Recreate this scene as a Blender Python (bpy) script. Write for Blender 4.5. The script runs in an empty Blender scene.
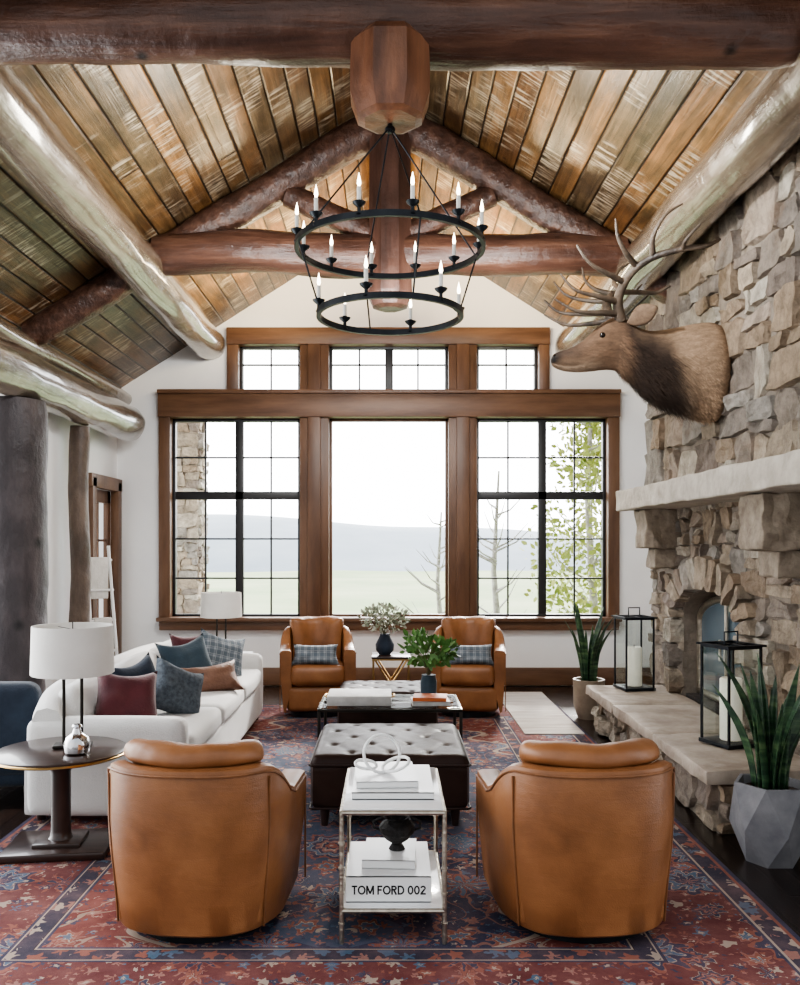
import bpy, bmesh, math, random
from mathutils import Vector, Matrix, noise, Euler
R = random.Random(7)
SC = bpy.context.scene
COL = SC.collection

# ------------------------------------------------------------ materials
def N(nt, t, props=None, **ins):
    n = nt.nodes.new(t)
    for k, v in (props or {}).items():
        setattr(n, k, v)
    for k, v in ins.items():
        key = int(k[1:]) if k[0] == 'i' and k[1:].isdigit() else k.replace('_', ' ')
        s = n.inputs[key]
        if isinstance(v, bpy.types.NodeSocket):
            nt.links.new(v, s)
        else:
            s.default_value = v
    return n

def newmat(name):
    m = bpy.data.materials.new(name)
    m.use_nodes = True
    nt = m.node_tree
    return m, nt, nt.nodes['Principled BSDF']

def c4(c):
    return (c[0], c[1], c[2], 1.0)

def ramp(nt, fac, stops, interp='LINEAR'):
    n = nt.nodes.new('ShaderNodeValToRGB')
    cr = n.color_ramp
    cr.interpolation = interp
    while len(cr.elements) > 1:
        cr.elements.remove(cr.elements[-1])
    cr.elements[0].position = stops[0][0]
    cr.elements[0].color = c4(stops[0][1])
    for p, c in stops[1:]:
        e = cr.elements.new(p)
        e.color = c4(c)
    nt.links.new(fac, n.inputs[0])
    return n.outputs[0]

def math_(nt, op, a, b=0.0, c=0.0):
    n = nt.nodes.new('ShaderNodeMath')
    n.operation = op
    for i, v in enumerate((a, b, c)):
        if isinstance(v, bpy.types.NodeSocket):
            nt.links.new(v, n.inputs[i])
        else:
            n.inputs[i].default_value = v
    return n.outputs[0]

def mixc(nt, fac, a, b, mode='MIX'):
    n = nt.nodes.new('ShaderNodeMix')
    n.data_type = 'RGBA'
    n.blend_type = mode
    for s, v in ((n.inputs[0], fac), (n.inputs[6], a), (n.inputs[7], b)):
        if isinstance(v, bpy.types.NodeSocket):
            nt.links.new(v, s)
        else:
            s.default_value = v if not isinstance(v, tuple) else c4(v)
    return n.outputs[2]

def objco(nt, scale=(1, 1, 1)):
    tc = N(nt, 'ShaderNodeTexCoord')
    mp = N(nt, 'ShaderNodeMapping', Vector=tc.outputs['Object'], Scale=scale)
    return mp.outputs[0]

def bumpn(nt, h, strength, dist=0.02):
    return N(nt, 'ShaderNodeBump', Height=h, Strength=strength, Distance=dist).outputs[0]

def simple(name, c1, c2=None, scale=4, rough=.5, metal=0, bump=0, bscale=40, stretch=(1, 1, 1),
           lo=.35, hi=.65, trans=0, alpha=1, coat=0, sheen=0, emit=None, es=0):
    m, nt, b = newmat(name)
    b.inputs['Roughness'].default_value = rough
    b.inputs['Metallic'].default_value = metal
    b.inputs['Base Color'].default_value = c4(c1)
    b.inputs['Transmission Weight'].default_value = trans
    b.inputs['Alpha'].default_value = alpha
    b.inputs['Coat Weight'].default_value = coat
    b.inputs['Sheen Weight'].default_value = sheen
    if emit:
        b.inputs['Emission Color'].default_value = c4(emit)
        b.inputs['Emission Strength'].default_value = es
    co = objco(nt, stretch)
    if c2:
        n = N(nt, 'ShaderNodeTexNoise', Vector=co, Scale=scale, Detail=6.0, Roughness=.6)
        nt.links.new(ramp(nt, n.outputs[0], [(lo, c1), (hi, c2)]), b.inputs['Base Color'])
    if bump:
        n = N(nt, 'ShaderNodeTexNoise', Vector=co, Scale=bscale, Detail=5.0)
        nt.links.new(bumpn(nt, n.outputs[0], bump), b.inputs['Normal'])
    return m

def leathermat(name, stops, rough=.42, spec=.5):
    """aged hide: mottled colour, fine grain, soft wrinkles"""
    m, nt, b = newmat(name)
    co = objco(nt)
    n = N(nt, 'ShaderNodeTexNoise', Vector=co, Scale=2.2, Detail=7.0, Roughness=.55, Distortion=.3)
    col = ramp(nt, n.outputs[0], stops)
    n2 = N(nt, 'ShaderNodeTexNoise', Vector=co, Scale=9.0, Detail=6.0, Roughness=.65)
    col = mixc(nt, 1.0, col, ramp(nt, n2.outputs[0], [(.35, (.88, .87, .86)), (.65, (1.08, 1.08, 1.08))]), 'MULTIPLY')
    nt.links.new(col, b.inputs['Base Color'])
    nt.links.new(math_(nt, 'MULTIPLY_ADD', n2.outputs[0], .25, rough - .12), b.inputs['Roughness'])
    b.inputs['Specular IOR Level'].default_value = spec
    g = N(nt, 'ShaderNodeTexVoronoi', Vector=co, Scale=190.0)
    w = N(nt, 'ShaderNodeTexNoise', Vector=co, Scale=4.5, Detail=2.0)
    cs = objco(nt, (3, 3, 14))
    wr = N(nt, 'ShaderNodeTexNoise', Vector=cs, Scale=1.0, Detail=4.0, Distortion=1.0)
    h = math_(nt, 'ADD', math_(nt, 'MULTIPLY', g.outputs[0], .10), math_(nt, 'MULTIPLY', w.outputs[0], 1.1))
    h = math_(nt, 'ADD', h, math_(nt, 'MULTIPLY', wr.outputs[0], .5))
    nt.links.new(bumpn(nt, h, .38, .012), b.inputs['Normal'])
    return m

def plankmat(name, palette, w, L, rough=.5, gap=.035, saw=0.0, bump=.4):
    m, nt, b = newmat(name)
    tc = N(nt, 'ShaderNodeTexCoord')
    sp = N(nt, 'ShaderNodeSeparateXYZ', Vector=tc.outputs['Object'])
    X, Y = sp.outputs[0], sp.outputs[1]
    xs = math_(nt, 'DIVIDE', X, w)
    ix = math_(nt, 'FLOOR', xs)
    fx = math_(nt, 'FRACT', xs)
    r1 = N(nt, 'ShaderNodeTexWhiteNoise', {'noise_dimensions': '1D'}, W=ix).outputs[0]
    ys = math_(nt, 'ADD', math_(nt, 'DIVIDE', Y, L), math_(nt, 'MULTIPLY', r1, 7.3))
    iy = math_(nt, 'FLOOR', ys)
    fy = math_(nt, 'FRACT', ys)
    cv = N(nt, 'ShaderNodeCombineXYZ', X=ix, Y=iy)
    wn = N(nt, 'ShaderNodeTexWhiteNoise', {'noise_dimensions': '2D'}, Vector=cv.outputs[0])
    base = ramp(nt, wn.outputs[0], palette, 'LINEAR')
    off = N(nt, 'ShaderNodeVectorMath', {'operation': 'ADD'}, i0=tc.outputs['Object'], i1=wn.outputs[1])
    mp = N(nt, 'ShaderNodeMapping', Vector=off.outputs[0], Scale=(24, 1.3, 24))
    gr = N(nt, 'ShaderNodeTexNoise', Vector=mp.outputs[0], Scale=1.0, Detail=8.0, Roughness=.7, Distortion=.8)
    g = ramp(nt, gr.outputs[0], [(.28, (.30, .27, .24)), (.5, (.9, .88, .86)), (.66, (1.45, 1.4, 1.32))])
    col = mixc(nt, 1.0, base, g, 'MULTIPLY')
    big = N(nt, 'ShaderNodeTexNoise', Vector=off.outputs[0], Scale=2.2, Detail=6.0, Roughness=.65)
    col = mixc(nt, 1.0, col, ramp(nt, big.outputs[0], [(.32, (.42, .40, .38)), (.68, (1.4, 1.36, 1.3))]), 'MULTIPLY')
    if saw:
        kn = N(nt, 'ShaderNodeTexVoronoi', Vector=off.outputs[0], Scale=3.8)
        col = mixc(nt, ramp(nt, kn.outputs[0], [(.03, (.85, .85, .85)), (.10, (0, 0, 0))]), col, (.03, .014, .008))
        mp2 = N(nt, 'ShaderNodeMapping', Vector=off.outputs[0], Scale=(4, 42, 4))
        sw = N(nt, 'ShaderNodeTexNoise', Vector=mp2.outputs[0], Scale=1.0, Detail=4.0, Roughness=.6)
        pt = N(nt, 'ShaderNodeTexNoise', Vector=off.outputs[0], Scale=1.7, Detail=3.0)
        f = math_(nt, 'MULTIPLY', ramp(nt, sw.outputs[0], [(.5, (0, 0, 0)), (.6, (1, 1, 1))]),
                  ramp(nt, pt.outputs[0], [(.50, (0, 0, 0)), (.58, (saw, saw, saw))]))
        col = mixc(nt, f, col, (.40, .33, .24))
    e1 = math_(nt, 'MINIMUM', fx, math_(nt, 'SUBTRACT', 1.0, fx))
    e2 = math_(nt, 'MULTIPLY', math_(nt, 'MINIMUM', fy, math_(nt, 'SUBTRACT', 1.0, fy)), L / w)
    e = math_(nt, 'MINIMUM', e1, e2)
    gp = math_(nt, 'LESS_THAN', e, gap)
    col = mixc(nt, gp, col, (.012, .008, .006))
    nt.links.new(col, b.inputs['Base Color'])
    b.inputs['Roughness'].default_value = rough
    hgt = math_(nt, 'ADD', math_(nt, 'MULTIPLY', gr.outputs[0], .5), math_(nt, 'MINIMUM', math_(nt, 'MULTIPLY', e, 12.0), 1.0))
    hgt = math_(nt, 'ADD', hgt, math_(nt, 'MULTIPLY', wn.outputs[0], .4))
    nt.links.new(bumpn(nt, hgt, bump, .012), b.inputs['Normal'])
    return m

def logmat(name, c1, c2, c3, rough=.4, bump=.5, stretch=(2, 2, 14), coat=0, knots=.11, bs=7.0, hew=.9):
    m, nt, b = newmat(name)
    co = objco(nt, stretch)
    n = N(nt, 'ShaderNodeTexNoise', Vector=co, Scale=1.0, Detail=8.0, Roughness=.6, Distortion=.15)
    col = ramp(nt, n.outputs[0], [(.28, c1), (.5, c2), (.72, c3)])
    co2 = objco(nt)
    k = N(nt, 'ShaderNodeTexVoronoi', Vector=co2, Scale=2.6)
    kf = ramp(nt, k.outputs[0], [(.03, (1, 1, 1)), (knots, (0, 0, 0))])
    col = mixc(nt, kf, col, tuple(x * .35 for x in c1))
    n3 = N(nt, 'ShaderNodeTexNoise', Vector=co2, Scale=1.7, Detail=3.0)
    col = mixc(nt, 1.0, col, ramp(nt, n3.outputs[0], [(.3, (.65, .65, .65)), (.7, (1.25, 1.25, 1.25))]), 'MULTIPLY')
    nt.links.new(col, b.inputs['Base Color'])
    b.inputs['Roughness'].default_value = rough
    b.inputs['Coat Weight'].default_value = coat
    b.inputs['Coat Roughness'].default_value = .10
    n2 = N(nt, 'ShaderNodeTexNoise', Vector=co2, Scale=bs, Detail=6.0, Roughness=.6)
    vh = N(nt, 'ShaderNodeTexVoronoi', {'feature': 'SMOOTH_F1'}, Vector=co2, Scale=5.5)
    h = math_(nt, 'ADD', math_(nt, 'ADD', n2.outputs[0], n.outputs[0]), math_(nt, 'MULTIPLY', vh.outputs[0], hew))
    nt.links.new(bumpn(nt, h, bump, .03), b.inputs['Normal'])
    return m

M = {}
M['plaster'] = simple('plaster', (.84, .84, .84), (.88, .88, .87), 2, .9, bump=.05, bscale=60)
M['floor'] = plankmat('floor_planks', [(0, (.014, .009, .008)), (.5, (.022, .014, .012)), (1, (.032, .019, .015))], .13, 1.6, rough=.25, bump=.12)
M['ceil'] = plankmat('ceiling_planks', [(0, (.07, .036, .017)), (.18, (.15, .075, .031)), (.36, (.09, .048, .024)),
                                        (.5, (.105, .078, .046)), (.64, (.17, .09, .036)), (.8, (.08, .056, .033)), (1, (.125, .063, .027))],
                     .145, 11.0, rough=.30, saw=.8, gap=.035, bump=.8)
M['logred'] = logmat('log_red', (.034, .017, .012), (.078, .038, .026), (.15, .078, .052), .32, .5, (14, 14, 14))
M['logredx'] = logmat('log_red_long', (.038, .018, .013), (.088, .041, .027), (.175, .088, .056), .30, .5, (1.5, 14, 14))
M['post'] = logmat('king_post_wood', (.08, .034, .02), (.17, .072, .038), (.28, .125, .065), .4, .35, (10, 10, 1.5))
M['postdark'] = logmat('dark_post_wood', (.03, .015, .011), (.07, .033, .023), (.12, .06, .042), .4, .35, (10, 10, 1.5))
M['logpale'] = logmat('log_pale', (.075, .052, .034), (.165, .122, .085), (.29, .23, .17), .2, .55, (10, .8, 10), coat=1.0, knots=.10, bs=5.0, hew=.6)
M['logdark'] = logmat('log_dark', (.03, .024, .026), (.06, .047, .049), (.115, .092, .092), .5, .6, (6, 6, 2.2), knots=.16)
M['logbrown'] = logmat('log_brown', (.05, .034, .026), (.10, .07, .052), (.18, .13, .10), .5, .6, (6, 6, 2.2), knots=.14)
M['trim'] = simple('trim_wood', (.09, .044, .024), (.17, .09, .05), 1.0, .42, stretch=(6, 6, 1.2), bump=.1)
M['trimh'] = simple('trim_wood_long', (.09, .044, .024), (.17, .09, .05), 1.0, .42, stretch=(1.2, 6, 9), bump=.1)
M['black'] = simple('black_metal', (.010, .012, .016), (.025, .030, .036), 8, .4, .6, bump=.05)
M['frameblk'] = simple('black_frame', (.02, .02, .022), None, rough=.45)
M['leather'] = leathermat('tan_leather', [(.25, (.16, .062, .022)), (.42, (.225, .090, .033)), (.6, (.28, .118, .045)), (.8, (.36, .165, .070))], .42)
M['piping'] = simple('leather_piping', (.15, .06, .022), (.22, .09, .034), 9, .5)
M['dleather'] = leathermat('dark_leather', [(.25, (.016, .008, .006)), (.5, (.028, .015, .012)), (.75, (.045, .026, .021))], .42, .16)
M['sofa'] = simple('ivory_linen', (.70, .69, .67), (.78, .77, .75), 3, .9, bump=.25, bscale=120, sheen=.2)
M['maroon'] = simple('maroon_velvet', (.065, .010, .016), (.115, .02, .026), 5, .8, bump=.2, bscale=80, sheen=.3)
M['navy'] = simple('navy_fabric', (.010, .018, .034), (.02, .033, .055), 5, .85, bump=.2, bscale=80, sheen=.1)
M['teal'] = simple('slate_fabric', (.02, .04, .058), (.04, .07, .095), 5, .85, bump=.2, bscale=80, sheen=.2)
M['slate'] = simple('blue_grey_weave', (.06, .075, .095), (.13, .155, .18), 40, .9, bump=.3, bscale=120)
M['brownl'] = simple('brown_leather', (.14, .065, .04), (.24, .12, .075), 5, .5, bump=.3, bscale=60)
M['shade'] = simple('linen_shade', (.74, .72, .68), (.80, .78, .74), 6, .9, bump=.1, bscale=150)
M['chrome'] = simple('polished_silver', (.7, .7, .72), None, rough=.12, metal=1)
M['silver'] = simple('hammered_silver', (.40, .36, .30), (.58, .54, .46), 20, .3, 1, bump=.3, bscale=60)
M['brass'] = simple('brass', (.55, .36, .15), None, rough=.3, metal=1)
M['paper'] = simple('white_paper', (.72, .72, .71), None, rough=.6)
M['whiteg'] = simple('white_gloss', (.82, .82, .81), None, rough=.3)
M['marble'] = simple('white_marble', (.80, .80, .80), (.58, .58, .59), 3, .15, lo=.55, hi=.75)
M['ink'] = simple('black_ink', (.006, .006, .006), None, rough=.6)
M['wax'] = simple('candle_wax', (.86, .82, .72), None, rough=.5, emit=(1, .9, .75), es=.15)
M['bulb'] = simple('frosted_bulb', (1, .95, .85), None, rough=.3, emit=(1, .85, .62), es=12)
M['sleeve'] = simple('candle_sleeve', (.8, .78, .72), None, rough=.6)
M['leaf'] = simple('green_leaf', (.05, .14, .03), (.15, .30, .08), 12, .5)
M['leafpale'] = simple('pale_leaf', (.12, .16, .09), (.5, .5, .42), 14, .6)
M['stem'] = simple('stem', (.10, .09, .04), None, rough=.7)
M['potgrey'] = simple('grey_concrete', (.12, .12, .135), (.20, .20, .21), 6, .7, bump=.15)
M['potbrn'] = simple('bronze_pot', (.16, .12, .09), (.25, .2, .15), 6, .5)
M['soil'] = simple('soil', (.03, .02, .014), (.06, .04, .03), 30, 1, bump=.8)
M['darkwood'] = simple('espresso_wood', (.022, .012, .010), (.05, .028, .022), 3, .28, stretch=(1, 8, 1), coat=.3)
M['urn'] = simple('black_ceramic', (.010, .010, .010), (.03, .028, .026), 30, .6, bump=.9, bscale=45)
M['iron'] = simple('dark_bronze', (.03, .026, .022), None, rough=.45, metal=.7)
M['orange'] = simple('orange_cover', (.55, .14, .04), None, rough=.5)
M['greycov'] = simple('grey_cover', (.45, .44, .42), (.6, .59, .57), 9, .5)
M['antler'] = simple('antler', (.03, .021, .015), (.14, .10, .07), 6, .5, bump=.4, bscale=60)
M['eye'] = simple('eye_glass', (.01, .006, .004), None, rough=.05)
M['mantel'] = simple('mantel_stone', (.38, .335, .28), (.53, .485, .42), 7, .8, bump=.8, bscale=14)
M['slab'] = simple('hearth_slab', (.30, .245, .195), (.47, .405, .335), 5, .7, bump=.7, bscale=12)
M['corbel'] = simple('corbel_stone', (.18, .14, .105), (.34, .285, .22), 9, .85, bump=1.0, bscale=14)
M['soot'] = simple('firebrick', (.03, .028, .027), (.08, .07, .065), 8, .9, bump=.4)
M['fireglass'] = simple('fire_door_glass', (.10, .14, .17), None, rough=.08)
M['mortar'] = simple('mortar', (.18, .15, .12), (.25, .21, .17), 12, .95, bump=.5)
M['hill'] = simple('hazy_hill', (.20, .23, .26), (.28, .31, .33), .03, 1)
M['grass'] = simple('meadow', (.18, .24, .11), (.27, .30, .17), .08, 1)
M['bark'] = simple('pale_bark', (.45, .43, .40), (.2, .18, .16), 5, .9)
M['yleaf'] = simple('autumn_leaf', (.20, .26, .05), (.34, .34, .09), 3, .7)
M['blanket'] = simple('cream_throw', (.74, .72, .68), (.64, .62, .58), 12, .9, bump=.3)
M['sunpatch'] = simple('painted_floor_light', (.36, .31, .27), (.54, .50, .45), 2.0, .95, bump=.3, bscale=120, stretch=(1, 9, 1))  # window light on the dark floor, put into a pale streaked colour

def glassmat():
    m, nt, b = newmat('clear_glass')
    out = nt.nodes['Material Output']
    tr = N(nt, 'ShaderNodeBsdfTransparent', Color=(.96, .98, .97, 1))
    gl = N(nt, 'ShaderNodeBsdfGlossy', Roughness=.03)
    mx = N(nt, 'ShaderNodeMixShader', i0=.06, i1=tr.outputs[0], i2=gl.outputs[0])
    nt.links.new(mx.outputs[0], out.inputs[0])
    return m
M['glass'] = glassmat()

def attrmat(name, rough=.85, bump=.8, bs=18, vs=9, lo=.55, hi=1.35, facet=0, st=(1, 1, 1)):
    m, nt, b = newmat(name)
    a = N(nt, 'ShaderNodeAttribute', {'attribute_name': 'Col'})
    co = objco(nt, st)
    n = N(nt, 'ShaderNodeTexNoise', Vector=co, Scale=vs, Detail=8.0, Roughness=.7)
    col = mixc(nt, 1.0, a.outputs[0], ramp(nt, n.outputs[0], [(.3, (lo, lo * .97, lo * .94)), (.68, (hi, hi, hi * .99))]), 'MULTIPLY')
    n2 = N(nt, 'ShaderNodeTexNoise', Vector=co, Scale=bs, Detail=8.0, Roughness=.65)
    h = n2.outputs[0]
    if facet:
        rs = N(nt, 'ShaderNodeTexNoise', Vector=co, Scale=3.2, Detail=5.0, Roughness=.6)
        rustf = ramp(nt, rs.outputs[0], [(.56, (0, 0, 0)), (.70, (.5, .5, .5))])
        col = mixc(nt, rustf, col, (.19, .12, .075))
        v = N(nt, 'ShaderNodeTexVoronoi', {'feature': 'F1'}, Vector=co, Scale=11.0)
        vc = N(nt, 'ShaderNodeSeparateColor', Color=v.outputs['Color']).outputs[0]
        h = math_(nt, 'ADD', h, math_(nt, 'MULTIPLY', v.outputs['Distance'], facet))
        h = math_(nt, 'ADD', h, math_(nt, 'MULTIPLY', vc, facet * .25))
    nt.links.new(col, b.inputs['Base Color'])
    b.inputs['Roughness'].default_value = rough
    nt.links.new(bumpn(nt, h, bump, .03), b.inputs['Normal'])
    return m
M['stone'] = attrmat('rubble_stone', bump=1.0, bs=14, facet=.7, lo=.52, hi=1.3)
M['fur'] = attrmat('elk_fur', .9, .35, 70, 26, .6, 1.3, 0, (.45, 1, 1))

def plaid(name, a, b_, c, sz=.085):
    m, nt, b = newmat(name)
    tc = N(nt, 'ShaderNodeTexCoord')
    sp = N(nt, 'ShaderNodeSeparateXYZ', Vector=tc.outputs['Object'])
    def stripes(s, off):
        f = math_(nt, 'FRACT', math_(nt, 'ADD', math_(nt, 'DIVIDE', s, sz), off))
        return ramp(nt, f, [(0, (0, 0, 0)), (.45, (.5, .5, .5)), (.72, (0, 0, 0)), (.82, (1, 1, 1)), (.88, (0, 0, 0))], 'CONSTANT')
    s = mixc(nt, .5, stripes(sp.outputs[0], .1), stripes(sp.outputs[2], .3))
    nt.links.new(ramp(nt, s, [(0, a), (.3, b_), (.6, c)]), b.inputs['Base Color'])
    b.inputs['Roughness'].default_value = .9
    return m
M['plaid2'] = plaid('pale_plaid', (.11, .135, .16), (.19, .22, .25), (.38, .40, .41), .06)

def rugmat(hw, hh):
    m, nt, b = newmat('persian_rug')
    tc = N(nt, 'ShaderNodeTexCoord')
    sp = N(nt, 'ShaderNodeSeparateXYZ', Vector=tc.outputs['Object'])
    U = math_(nt, 'ABSOLUTE', sp.outputs[0])
    V = math_(nt, 'ABSOLUTE', sp.outputs[1])
    e = math_(nt, 'MINIMUM', math_(nt, 'SUBTRACT', hw, U), math_(nt, 'SUBTRACT', hh, V))
    mir = N(nt, 'ShaderNodeCombineXYZ', X=U, Y=V).outputs[0]
    dn = N(nt, 'ShaderNodeTexNoise', Vector=mir, Scale=16.0, Detail=3.0)
    dd = N(nt, 'ShaderNodeVectorMath', {'operation': 'SCALE'}, i0=dn.outputs['Color'])
    dd.inputs['Scale'].default_value = .07
    mir2 = N(nt, 'ShaderNodeVectorMath', {'operation': 'ADD'}, i0=mir, i1=dd.outputs[0]).outputs[0]
    red, rust, nav, blu, cre, pnk, ter = (.185, .042, .034), (.28, .095, .065), (.022, .038, .085), (.065, .14, .22), (.43, .36, .29), (.33, .16, .13), (.14, .034, .034)
    def flower(scale, petals, amp, rnd=.55):
        n = N(nt, 'ShaderNodeTexVoronoi', Vector=mir2, Scale=scale)
        n.inputs['Randomness'].default_value = rnd
        dv = N(nt, 'ShaderNodeVectorMath', {'operation': 'SUBTRACT'}, i0=mir2, i1=n.outputs['Position'])
        s2 = N(nt, 'ShaderNodeSeparateXYZ', Vector=dv.outputs[0])
        th = math_(nt, 'ARCTAN2', s2.outputs[1], s2.outputs[0])
        wv = math_(nt, 'MULTIPLY_ADD', math_(nt, 'COSINE', math_(nt, 'MULTIPLY', th, float(petals))), amp, 1.0)
        rnd_ = N(nt, 'ShaderNodeSeparateColor', Color=n.outputs['Color']).outputs[0]
        return math_(nt, 'MULTIPLY', n.outputs['Distance'], wv), rnd_
    d0, r0 = flower(1.9, 9, .13, .6)
    d1, r1 = flower(5.2, 7, .20, .9)
    d2, r2 = flower(12.0, 5, .25, 1.0)
    d3, r3 = flower(27.0, 4, .25, 1.0)
    def motif(bgc, altc):
        s3 = ramp(nt, r3, [(0, rust), (.25, pnk), (.5, altc), (.72, cre), (.86, blu)], 'CONSTANT')
        col = mixc(nt, math_(nt, 'LESS_THAN', d3, .25), bgc, s3)
        sc = ramp(nt, r2, [(0, pnk), (.22, cre), (.36, blu), (.58, rust), (.78, altc), (1, pnk)], 'CONSTANT')
        sm = mixc(nt, math_(nt, 'LESS_THAN', d2, .14), sc, cre)
        col = mixc(nt, math_(nt, 'LESS_THAN', d2, .30), col, sm)
        a = ramp(nt, d1, [(0, cre), (.07, rust), (.13, altc), (.19, pnk), (.25, bgc), (.28, altc), (.35, cre), (.37, bgc)], 'CONSTANT')
        a2 = ramp(nt, d1, [(0, rust), (.09, blu), (.17, cre), (.20, rust), (.30, pnk), (.33, bgc)], 'CONSTANT')
        a = mixc(nt, math_(nt, 'GREATER_THAN', r1, .7), a, a2)
        col = mixc(nt, math_(nt, 'MULTIPLY', math_(nt, 'LESS_THAN', d1, .385), math_(nt, 'GREATER_THAN', r1, .4)), col, a)
        p = ramp(nt, d0, [(0, cre), (.03, rust), (.07, altc), (.10, cre), (.112, pnk), (.15, altc), (.20, cre), (.210, blu), (.255, cre), (.266, altc), (.32, rust), (.345, bgc)], 'CONSTANT')
        col = mixc(nt, math_(nt, 'LESS_THAN', d0, .36), col, p)
        fill = math_(nt, 'MULTIPLY', math_(nt, 'LESS_THAN', d3, .24), math_(nt, 'LESS_THAN', d0, .36))
        col = mixc(nt, fill, col, pnk)
        return col
    field = motif(red, nav)
    fieldn = motif(nav, blu)
    fieldb = motif((.045, .085, .145), nav)
    border = motif(ter, nav)
    vine = N(nt, 'ShaderNodeTexNoise', Vector=mir, Scale=4.0, Detail=1.5, Distortion=.8).outputs[0]
    vf = math_(nt, 'MULTIPLY', math_(nt, 'LESS_THAN', math_(nt, 'ABSOLUTE', math_(nt, 'SUBTRACT', vine, .5)), .012), math_(nt, 'GREATER_THAN', d0, .36))
    field = mixc(nt, vf, field, (.34, .26, .20))
    fieldn = mixc(nt, vf, fieldn, (.28, .14, .11))
    wob = math_(nt, 'MULTIPLY', math_(nt, 'SINE', math_(nt, 'MULTIPLY', V, 14.0)), .07)
    md = math_(nt, 'ADD', math_(nt, 'ADD', math_(nt, 'DIVIDE', U, 1.5), math_(nt, 'DIVIDE', V, 4.2)), wob)
    inner = mixc(nt, math_(nt, 'LESS_THAN', md, 1.0), field, fieldn)
    inner = mixc(nt, math_(nt, 'LESS_THAN', math_(nt, 'ABSOLUTE', math_(nt, 'SUBTRACT', md, 1.0)), .014), inner, cre)
    inner = mixc(nt, math_(nt, 'LESS_THAN', md, .62), inner, fieldb)
    cd = math_(nt, 'ADD', math_(nt, 'DIVIDE', math_(nt, 'SUBTRACT', hw, U), 1.2), math_(nt, 'DIVIDE', math_(nt, 'SUBTRACT', hh, V), 1.7))
    inner = mixc(nt, math_(nt, 'LESS_THAN', cd, 1.0), inner, fieldn)
    g3 = ramp(nt, r2, [(0, rust), (.35, cre), (.6, pnk), (.8, blu)], 'CONSTANT')
    guard = mixc(nt, math_(nt, 'LESS_THAN', d2, .38), (.025, .032, .06), g3)
    bands = ramp(nt, e, [(0, nav), (.02, rust), (.04, (0, 0, 0)), (.125, cre), (.133, nav), (.15, (0, 0, 0)), (.60, nav), (.612, cre), (.620, (0, 0, 0)), (.70, cre), (.708, nav), (.724, (0, 0, 0))], 'CONSTANT')
    def band(lo, hi):
        return math_(nt, 'MULTIPLY', math_(nt, 'GREATER_THAN', e, lo), math_(nt, 'LESS_THAN', e, hi))
    col = mixc(nt, band(.04, .125), bands, guard)
    col = mixc(nt, band(.15, .60), col, border)
    col = mixc(nt, band(.620, .70), col, guard)
    col = mixc(nt, math_(nt, 'GREATER_THAN', e, .724), col, inner)
    n = N(nt, 'ShaderNodeTexNoise', Vector=tc.outputs['Object'], Scale=3.5, Detail=8.0, Roughness=.75)
    wear = ramp(nt, n.outputs[0], [(.38, (.10, .10, .10)), (.66, (.42, .42, .42))])
    col = mixc(nt, wear, col, (.20, .11, .095))
    col = mixc(nt, 1.0, col, ramp(nt, n.outputs[0], [(.3, (.62, .60, .60)), (.7, (1.12, 1.1, 1.08))]), 'MULTIPLY')
    nt.links.new(col, b.inputs['Base Color'])
    b.inputs['Roughness'].default_value = .95
    b.inputs['Specular IOR Level'].default_value = .2
    n2 = N(nt, 'ShaderNodeTexNoise', Vector=tc.outputs['Object'], Scale=180.0, Detail=2.0)
    nt.links.new(bumpn(nt, n2.outputs[0], .4, .01), b.inputs['Normal'])
    return m

def snakemat():
    m, nt, b = newmat('snake_plant_leaf')
    co = objco(nt, (4, 4, 26))
    n = N(nt, 'ShaderNodeTexNoise', Vector=co, Scale=1.0, Detail=3.0, Distortion=.5)
    nt.links.new(ramp(nt, n.outputs[0], [(.4, (.012, .035, .018)), (.55, (.035, .08, .035)), (.68, (.09, .15, .065))]), b.inputs['Base Color'])
    b.inputs['Roughness'].default_value = .4
    return m
M['snake'] = snakemat()

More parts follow.
